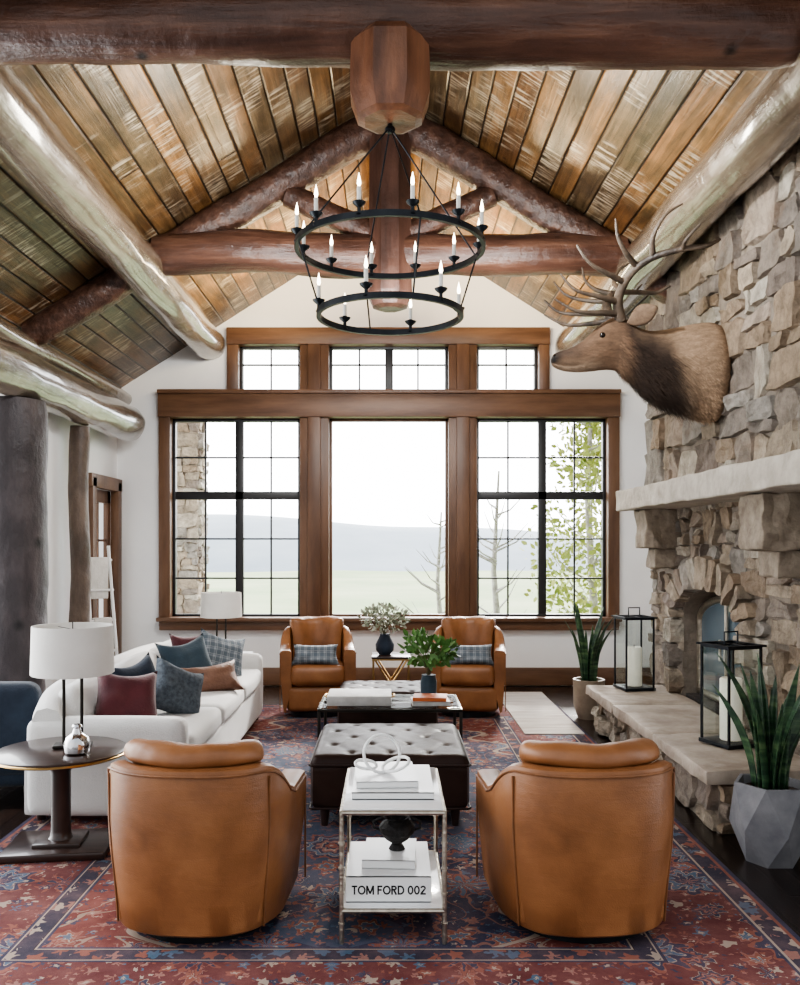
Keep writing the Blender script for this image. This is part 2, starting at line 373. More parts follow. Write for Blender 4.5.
# ------------------------------------------------------------ mesh builder
class B:
    def __init__(s):
        s.bm = bmesh.new()
        s.cl = None
    def _merge(s, t, mat=None):
        if mat is not None:
            t.transform(mat)
        me = bpy.data.meshes.new('tmp')
        t.to_mesh(me); t.free()
        s.bm.from_mesh(me)
        bpy.data.meshes.remove(me)
    def box(s, c, d, bev=0, seg=2, rot=(0, 0, 0)):
        t = bmesh.new()
        bmesh.ops.create_cube(t, size=1)
        for v in t.verts:
            v.co = Vector((v.co.x * d[0], v.co.y * d[1], v.co.z * d[2]))
        if bev:
            bmesh.ops.bevel(t, geom=t.edges[:], offset=min(bev, min(d) * .49), segments=seg, profile=.5, affect='EDGES')
        s._merge(t, Matrix.Translation(c) @ Euler(rot).to_matrix().to_4x4())
        return s
    def cushion(s, c, d, puff=.03, n=10, rot=(0, 0, 0), p=5):
        """rounded, puffed block"""
        t = bmesh.new()
        bmesh.ops.create_cube(t, size=2)
        bmesh.ops.subdivide_edges(t, edges=t.edges[:], cuts=n, use_grid_fill=True)
        for v in t.verts:
            x, y, z = v.co
            l = (abs(x) ** p + abs(y) ** p + abs(z) ** p) ** (1 / p)
            q = Vector((x, y, z)) / max(l, 1e-6)
            q2 = Vector((q.x * d[0] / 2, q.y * d[1] / 2, q.z * d[2] / 2))
            q2.z += math.copysign(puff, q.z) * (1 - q.x ** 2) * (1 - q.y ** 2) * abs(q.z)
            v.co = q2
        s._merge(t, Matrix.Translation(c) @ Euler(rot).to_matrix().to_4x4())
        return s
    def soft(s, c, d, r=.05, puff=.02, n=12, rot=(0, 0, 0)):
        """box with truly rounded edges of radius r and slight puff on every face"""
        t = bmesh.new()
        bmesh.ops.create_cube(t, size=2)
        bmesh.ops.subdivide_edges(t, edges=t.edges[:], cuts=n, use_grid_fill=True)
        h = Vector(d) / 2
        r = min(r, min(h) * .98)
        for v in t.verts:
            q = Vector([math.copysign(abs(a) ** .6, a) for a in v.co])
            p = Vector((q.x * h.x, q.y * h.y, q.z * h.z))
            inn = Vector([max(-h[i] + r, min(h[i] - r, p[i])) for i in range(3)])
            dl = p - inn
            if dl.length > 1e-7: p = inn + dl.normalized() * r
            for i in range(3):
                j, k = (i + 1) % 3, (i + 2) % 3
                if abs(v.co[i]) > .999:
                    p[i] += math.copysign(puff, v.co[i]) * max(0, 1 - (p[j] / h[j]) ** 2) * max(0, 1 - (p[k] / h[k]) ** 2)
            v.co = p
        s._merge(t, Matrix.Translation(c) @ Euler(rot).to_matrix().to_4x4())
        return s
    def tube(s, pts, rad, seg=12, wob=0, seed=0, closed=False, caps=True):
        pts = [Vector(p) for p in pts]
        n = len(pts)
        if not isinstance(rad, (list, tuple)):
            rad = [rad] * n
        rings = []
        up = None
        for i, p in enumerate(pts):
            if closed:
                d = pts[(i + 1) % n] - pts[i - 1]
            else:
                d = pts[min(i + 1, n - 1)] - pts[max(i - 1, 0)]
            d.normalize()
            if up is None:
                up = Vector((0, 0, 1)) if abs(d.z) < .9 else Vector((1, 0, 0))
            a = d.cross(up).normalized()
            bb = a.cross(d).normalized()
            up = bb
            ring = []
            for k in range(seg):
                th = 2 * math.pi * k / seg
                o = a * math.cos(th) + bb * math.sin(th)
                r = rad[i]
                if wob:
                    r *= 1 + wob * noise.noise(p * 1.3 + o * .8 + Vector((seed, 0, 0))) + wob * .5 * noise.noise(p * 5 + o * 1.5)
                ring.append(s.bm.verts.new(p + o * r))
            rings.append(ring)
        m = n if closed else n - 1
        for i in range(m):
            r0, r1 = rings[i], rings[(i + 1) % n]
            for k in range(seg):
                s.bm.faces.new((r0[k], r0[(k + 1) % seg], r1[(k + 1) % seg], r1[k]))
        if not closed and caps:
            s.bm.faces.new(rings[0][::-1]); s.bm.faces.new(rings[-1])
        return s
    def cyl(s, p0, p1, r0, r1=None, seg=16):
        return s.tube([p0, p1], [r0, r0 if r1 is None else r1], seg)
    def log(s, p0, p1, r, wob=.12, seed=0, r1=None, seg=22, bend=.025):
        p0, p1 = Vector(p0), Vector(p1)
        n = max(4, int((p1 - p0).length / .14))
        r1 = r if r1 is None else r1
        pts = []
        rr = []
        for i in range(n + 1):
            f = i / n
            p = p0.lerp(p1, f)
            p += Vector((noise.noise(Vector((f * 3, seed, 0))), noise.noise(Vector((f * 3, seed, 9))), noise.noise(Vector((f * 3, seed, 4))))) * bend
            pts.append(p)
            q = r + (r1 - r) * f
            if i in (0, n): q *= .93
            rr.append(q)
        return s.tube(pts, rr, seg, wob, seed)
    def lathe(s, prof, c=(0, 0, 0), seg=24, caps=True):
        c = Vector(c)
        rings = []
        for r, z in prof:
            rings.append([s.bm.verts.new(c + Vector((math.cos(2 * math.pi * k / seg) * r, math.sin(2 * math.pi * k / seg) * r, z))) for k in range(seg)])
        for i in range(len(rings) - 1):
            for k in range(seg):
                s.bm.faces.new((rings[i][k], rings[i][(k + 1) % seg], rings[i + 1][(k + 1) % seg], rings[i + 1][k]))
        if caps:
            s.bm.faces.new(rings[0][::-1]); s.bm.faces.new(rings[-1])
        return s
    def prism(s, poly, axis, a, b):
        def mk(p, t):
            if axis == 'y': return Vector((p[0], t, p[1]))
            if axis == 'x': return Vector((t, p[0], p[1]))
            return Vector((p[0], p[1], t))
        v0 = [s.bm.verts.new(mk(p, a)) for p in poly]
        v1 = [s.bm.verts.new(mk(p, b)) for p in poly]
        n = len(poly)
        s.bm.faces.new(v0); s.bm.faces.new(v1[::-1])
        for i in range(n):
            s.bm.faces.new((v0[i], v1[i], v1[(i + 1) % n], v0[(i + 1) % n]))
        return s
    def pillow(s, w, h, t, n=14, slouch=0.0):
        g = {}
        for side in (1, -1):
            for i in range(n + 1):
                for j in range(n + 1):
                    u = -1 + 2 * i / n; v = -1 + 2 * j / n
                    edge = i in (0, n) or j in (0, n)
                    if edge and side == -1:
                        g[(side, i, j)] = g[(1, i, j)]; continue
                    x = w / 2 * u * (.88 + .12 * v * v) * (1 - .06 * v); z = h / 2 * v * (.88 + .12 * u * u)
                    z -= slouch * max(0, v) * (1 - u * u) * h
                    th = t / 2 * max(0, (1 - u ** 4)) ** .55 * max(0, (1 - v ** 4)) ** .55
                    th *= 1 + .28 * noise.noise(Vector((u * 2, v * 2, w * 30 + h * 7)))
                    g[(side, i, j)] = s.bm.verts.new((x, -side * th + .04 * h * v * v, z))
        for side in (1, -1):
            for i in range(n):
                for j in range(n):
                    q = [g[(side, i, j)], g[(side, i + 1, j)], g[(side, i + 1, j + 1)], g[(side, i, j + 1)]]
                    s.bm.faces.new(q if side == 1 else q[::-1])
        return s
    def color(s, faces, col):
        if s.cl is None:
            s.cl = s.bm.loops.layers.float_color.new('Col')
        for f in faces:
            for l in f.loops:
                l[s.cl] = (col[0], col[1], col[2], 1)
    def obj(s, name, mat, parent=None, loc=(0, 0, 0), rot=(0, 0, 0), angle=40, sub=0, fix=True, scale=(1, 1, 1)):
        if fix:
            bmesh.ops.recalc_face_normals(s.bm, faces=s.bm.faces[:])
        me = bpy.data.meshes.new(name)
        s.bm.to_mesh(me); s.bm.free()
        me.materials.append(M[mat] if isinstance(mat, str) else mat)
        for p in me.polygons: p.use_smooth = True
        me.set_sharp_from_angle(angle=math.radians(angle))
        o = bpy.data.objects.new(name, me)
        COL.objects.link(o)
        o.location = loc; o.rotation_euler = rot; o.scale = scale
        if parent: o.parent = parent
        if sub:
            md = o.modifiers.new('sub', 'SUBSURF'); md.levels = sub; md.render_levels = sub
        return o

def thing(name, label, cat, loc=(0, 0, 0), rot=(0, 0, 0), group=None, scale=(1, 1, 1)):
    e = bpy.data.objects.new(name, None)
    e.empty_display_size = .1
    COL.objects.link(e)
    e.location = loc; e.rotation_euler = rot; e.scale = scale
    tag(e, label, cat, group)
    return e

def tag(o, label, cat, group=None):
    o['label'] = label; o['category'] = cat
    if group: o['group'] = group
    return o

def struct(o, label=None, cat=None):
    o['kind'] = 'structure'
    if label: o['label'] = label
    if cat: o['category'] = cat
    return o

def copything(root, loc, rot=None, scale=None, label=None, name=None):
    kids = [c for c in COL.objects if c.parent == root]
    r = root.copy(); COL.objects.link(r)
    r.location = loc
    if rot is not None: r.rotation_euler = rot
    if scale is not None: r.scale = scale
    if label: r['label'] = label
    for k in kids:
        c = k.copy(); COL.objects.link(c); c.parent = r
        for k2 in [g for g in COL.objects if g.parent == k]:
            c2 = k2.copy(); COL.objects.link(c2); c2.parent = c
    return r
r_ = math.radians

# ------------------------------------------------------------ camera
cam = bpy.data.cameras.new('camera')
camo = bpy.data.objects.new('camera', cam)
COL.objects.link(camo)
camo.location = (0, 0, 1.6)
camo.rotation_euler = (math.pi / 2, 0, 0)
cam.sensor_width = 36
cam.lens = 880 / 985 * 36
cam.shift_x = 10 / 985
cam.shift_y = 52.5 / 985
cam.clip_end = 1000
SC.camera = camo

# ------------------------------------------------------------ room shell
APEX, SL, WX, YB = 5.33, .637, 3.1, 10.0
def roofz(x): return APEX - SL * abs(x)
o = B().box((0, 4.6, -.05), (6.6, 11.4, .1)).obj('floor', 'floor'); struct(o, 'dark espresso plank floor', 'floor')
b = B()
b.prism([(0, APEX), (3.35, roofz(3.35)), (3.35, roofz(3.35) + .14), (0, APEX + .14), (-3.35, roofz(3.35) + .14), (-3.35, roofz(3.35))], 'y', 2.6, 10.3)
o = b.obj('ceiling', 'ceil'); struct(o, 'vaulted ceiling of reclaimed mixed brown planks', 'ceiling')
b = B()
T0, T1 = YB, YB + .25
b.prism([(-WX, 0), (WX, 0), (WX, .66), (-WX, .66)], 'y', T0, T1)
for s in (-1, 1):
    b.prism([(s * WX, .66), (s * 2.56, .66), (s * 2.56, roofz(2.56)), (s * WX, roofz(WX))], 'y', T0, T1)
    b.prism([(s * 2.56, 3.28), (s * 1.8, 3.28), (s * 1.8, roofz(1.8)), (s * 2.56, roofz(2.56))], 'y', T0, T1)
b.prism([(-1.8, 4.0), (1.8, 4.0), (1.8, roofz(1.8)), (0, APEX), (-1.8, roofz(1.8))], 'y', T0, T1)
o = b.obj('wall_back', 'plaster'); struct(o, 'white plaster gable wall', 'wall')
b = B()
YL = 7.25
b.prism([(YL, 0), (9.1, 0), (9.1, roofz(WX)), (YL, roofz(WX))], 'x', -WX, -WX - .2)
b.prism([(9.1, 2.22), (9.86, 2.22), (9.86, roofz(WX)), (9.1, roofz(WX))], 'x', -WX, -WX - .2)
b.prism([(9.86, 0), (10.25, 0), (10.25, roofz(WX)), (9.86, roofz(WX))], 'x', -WX, -WX - .2)
o = b.obj('wall_left', 'plaster'); struct(o, 'white plaster side wall', 'wall')
b = B().prism([(3.4, 0), (10.25, 0), (10.25, roofz(WX)), (3.4, roofz(WX))], 'x', WX, WX + .2)
o = b.obj('wall_right', 'plaster'); struct(o, 'white plaster side wall', 'wall')
o = B().box((0, 9.975, .11), (6.2, .05, .2), .008).obj('baseboard_back', 'trimh'); struct(o)
o = B().box((-3.075, 8.15, .11), (.05, 1.6, .2), .008).obj('baseboard_left', 'trim'); struct(o)
b = B()
def bx(x0, x1, z0, z1, y0=9.92, y1=10.2, bv=.008): b.box(((x0 + x1) / 2, (y0 + y1) / 2, (z0 + z1) / 2), (x1 - x0, y1 - y0, z1 - z0), bv)
bx(-2.61, -2.48, .68, 3.1); bx(2.46, 2.59, .68, 3.1)
bx(-1.02, -.69, .68, 3.9, 9.94); bx(.66, .985, .68, 3.9, 9.94)
bx(-.93, -.78, .70, 3.9, 9.90); bx(.75, .895, .70, 3.9, 9.90)
bx(-1.84, -1.71, 3.28, 3.9); bx(1.68, 1.80, 3.28, 3.9)
o = b.obj('trim_1', 'trim'); struct(o, 'stained wood window casing posts', 'trim')
b = B()
bx(-2.61, 2.59, 3.04, 3.32, 9.88); bx(-1.84, 1.80, 3.86, 4.05, 9.89); bx(-2.6, 2.58, .64, .76, 9.9)
bx(-2.62, 2.60, .74, .785, 9.84); bx(-2.61, 2.59, 3.30, 3.345, 9.84)
o = b.obj('trim_2', 'trimh'); struct(o, 'stained wood window header and sill', 'trim')
def window(idx, x0, x1, z0, z1, vth, hth, vm, hm):
    b = B()
    y = 10.08
    def bar(xa, xb, za, zb, d=.05):
        b.box(((xa + xb) / 2, y, (za + zb) / 2), (xb - xa, d, zb - za), .004)
    f = .032
    bar(x0, x0 + f, z0, z1, .08); bar(x1 - f, x1, z0, z1, .08); bar(x0, x1, z0, z0 + f, .08); bar(x0, x1, z1 - f, z1, .08)
    for v in vth: bar(v - .045, v + .045, z0, z1, .07)
    for h in hth: bar(x0, x1, h - .045, h + .045, .07)
    for v in vm: bar(v - .010, v + .010, z0, z1, .03)
    for h in hm: bar(x0, x1, h - .010, h + .010, .03)
    o = b.obj('window_%d' % idx, 'frameblk'); struct(o, 'black framed divided window', 'window')
window(1, -2.48, -1.02, .78, 3.04, [-1.72], [2.165], [-2.11, -1.36], [1.22, 1.67, 2.60])
window(2, .985, 2.46, .78, 3.04, [1.74], [2.165], [1.35, 2.11], [1.22, 1.67, 2.60])
window(3, -1.71, -1.02, 3.34, 3.87, [], [], [-1.36], [3.66])
window(4, .985, 1.68, 3.34, 3.87, [], [], [1.33], [3.66])
window(5, -.69, .66, 3.34, 3.87, [-.01], [], [-.35, .32], [3.66])
b = B()
for (xa, xb, za, zb) in ((-.69, -.66, .78, 3.04), (.63, .66, .78, 3.04), (-.69, .66, .78, .81), (-.69, .66, 3.01, 3.04)):
    b.box(((xa + xb) / 2, 10.08, (za + zb) / 2), (xb - xa, .06, zb - za), .004)
o = b.obj('window_6', 'trim'); struct(o, 'large fixed picture window', 'window')
b = B()
for (y0, y1, z0, z1) in ((9.0, 9.12, 0, 2.3), (9.84, 9.96, 0, 2.3), (8.97, 9.985, 2.2, 2.34)):
    b.box((-3.08, (y0 + y1) / 2, (z0 + z1) / 2), (.09, y1 - y0, z1 - z0), .006)
for (y0, y1, z0, z1) in ((9.12, 9.22, 0, 2.2), (9.74, 9.84, 0, 2.2), (9.12, 9.84, 2.06, 2.2), (9.12, 9.84, 0, .3)):
    b.box((-3.15, (y0 + y1) / 2, (z0 + z1) / 2), (.05, y1 - y0, z1 - z0), .004)
for z in (.75, 1.2, 1.65): b.box((-3.15, 9.48, z), (.02, .52, .025))
b.box((-3.15, 9.48, 1.2), (.02, .025, 1.8))
o = b.obj('door_1', 'trim'); struct(o, 'stained wood glazed door', 'door')
# ------------------------------------------------------------ logs and trusses
def truss(yc, seed, short):
    t = thing('roof_truss', 'reddish brown log truss under the vaulted ceiling', 'beam', (0, yc, 3.54), group='log roof trusses')
    zt = 4.0 - 3.54
    B().log((-1.93, 0, zt), (1.93, 0, zt), .172, .14, seed).obj('tie_beam', 'logredx', t)
    b = B()
    prof = [(.125, 0), (.16, .015), (.195, .11), (.195, .20), (.19, .34), (.165, .375)] if short else [(.10, 0), (.15, .02), (.195, .12), (.19, .3), (.185, .7), (.18, 1.5)]
    b.lathe(prof, seg=8)
    if short: b.lathe([(.09, .36), (.09, 1.5)], c=(0, .05, 0), seg=8)
    b.bm.transform(Matrix.Rotation(math.radians(22.5), 4, 'Z'))
    b.obj('king_post', 'post' if short else 'postdark', t, loc=(0, -.02, 0), angle=20)
    for s in (-1, 1):
        B().log((s * .12, 0, roofz(.12) - .2 - 3.54), (s * 2.98, 0, roofz(2.98) - .10 - 3.54), .145, .12, seed + 3 * s, r1=.125).obj('rafter', 'logred', t)
        B().log((s * .12, 0, 4.16 - 3.54), (s * .85, 0, roofz(.85) - .30 - 3.54), .10, .1, seed + 5 * s).obj('strut', 'logred', t)
    return t
truss(7.27, 1, False)
truss(4.06, 5, True)
o = B().log((0, 2.7, 5.12), (0, 9.99, 5.12), .15, .1, 3).obj('ridge_log', 'logred'); tag(o, 'dark reddish ridge log along the roof peak', 'beam')
for s, lb in ((-1, 'glossy peeled purlin log above the sofa side'), (1, 'glossy peeled purlin log above the stone fireplace')):
    o = B().log((s * 2.03, 2.8, 3.86), (s * 2.03, 9.98, 3.86), .178, .09, 11 + s, seg=40, bend=.014).obj('purlin_log', 'logpale'); tag(o, lb, 'beam', 'purlin logs')
o = B().log((-2.87, 4.3, 2.92), (-2.87, 9.7, 2.92), .19, .09, 21, seg=40, bend=.014).obj('wall_log_beam', 'logpale'); tag(o, 'thick peeled log beam carried on log posts', 'beam')
o = B().log((-2.98, 4.3, 3.27), (-2.98, 9.9, 3.24), .085, .1, 23).obj('wall_plate_log', 'logpale'); tag(o, 'slim pale log under the roof edge', 'beam')
o = B().log((-2.96, 6.9, 0), (-2.96, 6.9, 2.72), .255, .13, 31, seg=28).obj('log_post', 'logdark'); tag(o, 'thick dark log post carrying the wall beam', 'post', 'log posts')
o = B().log((-2.93, 8.3, 0), (-2.93, 8.3, 2.72), .092, .15, 33).obj('log_post', 'logbrown'); tag(o, 'slimmer grey-brown log post beside the door', 'post', 'log posts')

# ------------------------------------------------------------ stonework
PAL = [(.28, .23, .175), (.235, .195, .16), (.33, .27, .205), (.20, .17, .145), (.36, .31, .25), (.25, .19, .135), (.265, .24, .21), (.30, .245, .185), (.39, .35, .29), (.18, .145, .12), (.31, .25, .20), (.285, .26, .23), (.265, .20, .14)]
def stone(b, quad, mp, d0, n=6, rough=.035, col=None):
    P = [Vector((q[0], q[1], 0)) for q in quad]
    g = []
    sd = R.uniform(0, 100)
    tilt = (R.uniform(-.018, .018), R.uniform(-.015, .015))
    C = P[0].lerp(P[2], .5)
    cut = [R.uniform(0, .22) for _ in range(4)]
    for i in range(n + 1):
        row = []
        for j in range(n + 1):
            u, v = i / n, j / n
            if 0 < i < n: u = .05 + .90 * (i - 1) / (n - 2)
            if 0 < j < n: v = .05 + .90 * (j - 1) / (n - 2)
            p = P[0].lerp(P[1], u).lerp(P[3].lerp(P[2], u), v)
            e = i in (0, n) or j in (0, n)
            cu, cv = abs(u - .5) * 2, abs(v - .5) * 2
            ci = (0 if u < .5 else 1) + (0 if v < .5 else 2)
            over = max(0, cu + cv - 1.5) * 2
            p += (C - p) * cut[ci] * over
            p += Vector((noise.noise(Vector((p.x * 10, p.y * 10, sd))), noise.noise(Vector((p.x * 10, p.y * 10, sd + 7))), 0)) * .02
            if e:
                d = -.01
            else:
                d = d0 + tilt[0] * (u - .5) * 2 + tilt[1] * (v - .5) * 2 + rough * noise.noise(Vector((p.x * 6, p.y * 6, sd))) + .016 * noise.noise(Vector((p.x * 20, p.y * 20, sd)))
                d = max(d, .006)
            row.append(b.bm.verts.new(mp(p.x, p.y, d)))
        g.append(row)
    fs = []
    for i in range(n):
        for j in range(n):
            q = (g[i][j], g[i + 1][j], g[i + 1][j + 1], g[i][j + 1])
            if (i + j) % 2: fs += [b.bm.faces.new((q[0], q[1], q[2])), b.bm.faces.new((q[0], q[2], q[3]))]
            else: fs += [b.bm.faces.new((q[0], q[1], q[3])), b.bm.faces.new((q[1], q[2], q[3]))]
    c = col or R.choice(PAL)
    k = R.uniform(.88, 1.12)
    b.color(fs, tuple(x * k for x in c))

def rubble(b, u0, u1, v0, v1, mp, mw=.42, mh=.24, skip=None, dmin=.015, dmax=.05):
    def rec(a0, a1, c0, c1):
        w, h = a1 - a0, c1 - c0
        tw = mw * R.uniform(.5, 1.4); thh = mh * R.uniform(.5, 1.6)
        if w > tw and w / mw >= h / mh:
            m = a0 + w * R.uniform(.3, .7); rec(a0, m, c0, c1); rec(m, a1, c0, c1); return
        if h > thh:
            m = c0 + h * R.uniform(.3, .7); rec(a0, a1, c0, m); rec(a0, a1, m, c1); return
        if skip and skip((a0 + a1) / 2, (c0 + c1) / 2, w, h): return
        mo = .002
        k = min(w, h) * .17
        j = lambda: R.uniform(-k, k)
        cl = lambda p: (min(max(p[0], u0), u1), min(max(p[1], v0), v1))
        q = [(a0 + mo + j(), c0 + mo + j()), (a1 - mo + j(), c0 + mo + j()), (a1 - mo + j(), c1 - mo + j()), (a0 + mo + j(), c1 - mo + j())]
        q = [cl(p) for p in q]
        if a0 <= u0 + 1e-6: q[0] = (u0, q[0][1]); q[3] = (u0, q[3][1])
        if a1 >= u1 - 1e-6: q[1] = (u1, q[1][1]); q[2] = (u1, q[2][1])
        stone(b, q, mp, R.uniform(dmin, dmax))
    rec(u0, u1, v0, v1)

XF, XU = 2.42, 2.28          # firebox face, upper chimney face
YA, HWA, ZS, RISE = 6.62, .66, 1.0, .26
YE, YU = 8.1, 7.72
fp = thing('stone_fireplace', 'floor to ceiling rubble stone fireplace with arched firebox', 'fireplace', (XF, 6.1, 0))
def loc_obj(b, name, mat, angle=40):
    o = b.obj(name, mat, fp, angle=angle)
    o.matrix_parent_inverse = Matrix.Translation((-XF, -6.1, 0))
    return o
b = B()
poly = [(4.0, 0), (YA - HWA, 0), (YA - HWA, ZS)]
for i in range(1, 16):
    a = math.pi - math.pi * i / 16
    poly.append((YA + HWA * math.cos(a), ZS + RISE * math.sin(a)))
poly += [(YA + HWA, ZS), (YA + HWA, 0), (YE, 0), (YE, 2.05), (4.0, 2.05)]
b.prism(poly, 'x', XF, XF + .35)
ZT = roofz(XU) - .02
b.prism([(XU, 4.0), (XU, YU), (XF + .4, YU), (XF + .4, 4.0)], 'z', 2.0, roofz(XF + .4) - .02)
b.prism([(XU, roofz(XF + .4) - .03), (XU, ZT), (XF + .38, roofz(XF + .4) - .03)], 'y', 4.0, YU)
loc_obj(b, 'mortar_core', 'mortar')
b = B()
def inarch(u, v, m=.0):
    if abs(u - YA) > HWA + m: return False
    if v < ZS: return True
    return ((u - YA) / (HWA + m)) ** 2 + ((v - ZS) / (RISE + m)) ** 2 < 1
mpf = lambda u, v, d: Vector((XF - d, u, v))
mpu = lambda u, v, d: Vector((XU - d, u, v))
rubble(b, 4.0, YU, 2.0, ZT, mpu, mw=.52, mh=.34)
rubble(b, 4.0, YA - HWA, .34, 2.0, mpf, mw=.50, mh=.32, skip=lambda u, v, w, h: inarch(u, v, .10))
rubble(b, YA + HWA, YE, .34, 2.0, mpf, mw=.42, mh=.27, skip=lambda u, v, w, h: inarch(u, v, .10))
rubble(b, YA - HWA, YA + HWA, 1.02, 2.0, mpf, mw=.32, mh=.22, skip=lambda u, v, w, h: inarch(u, v, .19))
nv = 13
for i in range(nv):
    a0 = math.pi * (i + .03) / nv; a1 = math.pi * (i + .97) / nv
    def pp(a, m): return (YA + (HWA + m) * math.cos(a), ZS + (RISE + m) * math.sin(a))
    stone(b, [pp(a0, .0), pp(a1, .0), pp(a1, .26), pp(a0, .26)], mpf, .09, rough=.015)
for s in (-1, 1):
    for k in range(3):
        z0 = .37 + k * .21
        a, c = sorted((YA + s * HWA, YA + s * (HWA + .2 + .06 * (k % 2))))
        stone(b, [(a, z0 + .005), (c, z0 + .005), (c, z0 + .205), (a, z0 + .205)], mpf, .10, rough=.015)
rubble(b, XF, 3.05, .0, 2.0, lambda u, v, d: Vector((u, YE + d, v)))
rubble(b, XU, 3.05, 2.0, 3.4, lambda u, v, d: Vector((u, YU + d, v)))
rubble(b, XF, 3.05, .0, 3.4, lambda u, v, d: Vector((u, 4.0 - d, v)))
loc_obj(b, 'stone_face', 'stone', 14)
b = B()
b.prism([(XF + .3, YU - .02), (3.09, YU - .02), (3.09, 4.02), (XF + .3, 4.02)], 'z', 1.4, roofz(3.09) - .05)
b.prism([(XF + .3, 8.08), (3.09, 8.08), (3.09, 7.3), (XF + .3, 7.3)], 'z', 0, 2.0)
b.prism([(XF + .3, 5.94), (3.09, 5.94), (3.09, 4.02), (XF + .3, 4.02)], 'z', 0, 1.4)
loc_obj(b, 'chimney_core', 'mortar')
b = B().box((3.0, YA, .8), (.04, 1.5, 1.5)).box((2.75, YA, .36), (.6, 1.34, .03))
loc_obj(b, 'firebox', 'soot')
b = B()
def archpts(hw, z0, zs, rise, n=16):
    p = [(YA - hw, z0)]
    for i in range(n + 1):
        a = math.pi - math.pi * i / n
        p.append((YA + hw * math.cos(a), zs + rise * math.sin(a)))
    p.append((YA + hw, z0))
    return p
b.tube([(XF + .13, p[0], p[1]) for p in archpts(HWA - .05, .40, ZS - .02, RISE - .05)], .03, 8)
b.tube([(XF + .11, YA, .4), (XF + .11, YA, ZS + RISE - .08)], .016, 8)
b.cyl((XF + .12, YA - .6, .41), (XF + .12, YA + .6, .41), .025)
for s in (-1, 1): b.cyl((XF + .08, YA + s * .05, .72), (XF + .08, YA + s * .05, .88), .01)
loc_obj(b, 'fire_door_frame', 'silver')
b = B().prism(archpts(HWA - .06, .40, ZS - .02, RISE - .06), 'x', XF + .13, XF + .14)
loc_obj(b, 'fire_door_pane', 'fireglass')
def roughbox(c, d, seed, amp=.012, cuts=14):
    t = B()
    t.box((0, 0, 0), d, .012, 2)
    bmesh.ops.subdivide_edges(t.bm, edges=[e for e in t.bm.edges if e.calc_length() > .1], cuts=cuts, use_grid_fill=True)
    for v in t.bm.verts:
        q = v.co + Vector(c)
        v.co = q + Vector((noise.noise(q * 9 + Vector((seed, 0, 0))), noise.noise(q * 9 + Vector((0, seed, 0))), .6 * noise.noise(q * 7 + Vector((0, 0, seed))))) * amp
    return t
loc_obj(roughbox((2.22, 5.95, 1.985), (.45, 3.65, .17), 3, .018, 28), 'mantel_shelf', 'mantel', 20)
for yc in (7.45, 5.15):
    loc_obj(roughbox((2.28, yc, 1.735), (.34, .32, .33), yc, .03, 6), 'corbel', 'corbel', 15)
    loc_obj(roughbox((2.33, yc + .02, 1.49), (.22, .26, .16), yc + 3, .025, 5), 'corbel', 'corbel', 15)
hearth = thing('raised_hearth', 'raised rubble stone hearth with tan flagstone top', 'hearth', (2.05, 6.3, 0))
def hobj(b, name, mat, angle=30):
    o = b.obj(name, mat, hearth, angle=angle); o.matrix_parent_inverse = Matrix.Translation((-2.05, -6.3, 0)); return o
hobj(B().box((2.09, 6.3, .145), (.54, 2.86, .29)), 'mortar_core', 'mortar')
b = B()
rubble(b, 4.87, 7.73, 0, .29, lambda u, v, d: Vector((1.82 - d, u, v)), mw=.4, mh=.22)
rubble(b, 1.82, 2.38, 0, .29, lambda u, v, d: Vector((u, 4.87 - d, v)), mw=.4, mh=.22)
hobj(b, 'stone_face', 'stone', 14)
b = B()
for (y0, y1) in ((4.80, 5.75), (5.76, 6.8), (6.81, 7.76)):
    t = roughbox((2.06, (y0 + y1) / 2, .33), (.68, y1 - y0 - .005, .08), y0, .016, 7)
    b._merge(t.bm)
hobj(b, 'flagstone_top', 'slab')

# ------------------------------------------------------------ elk
elk = thing('elk_head_mount', 'taxidermy bull elk shoulder mount with branching antlers on stone', 'animal mount', (2.42, 6.5, 2.86))
EI = Matrix.Translation((-2.42, -6.5, -2.86))
def eobj(b, name, mat, sub=0, angle=60):
    o = b.obj(name, mat, elk, angle=angle, sub=sub); o.matrix_parent_inverse = EI; return o
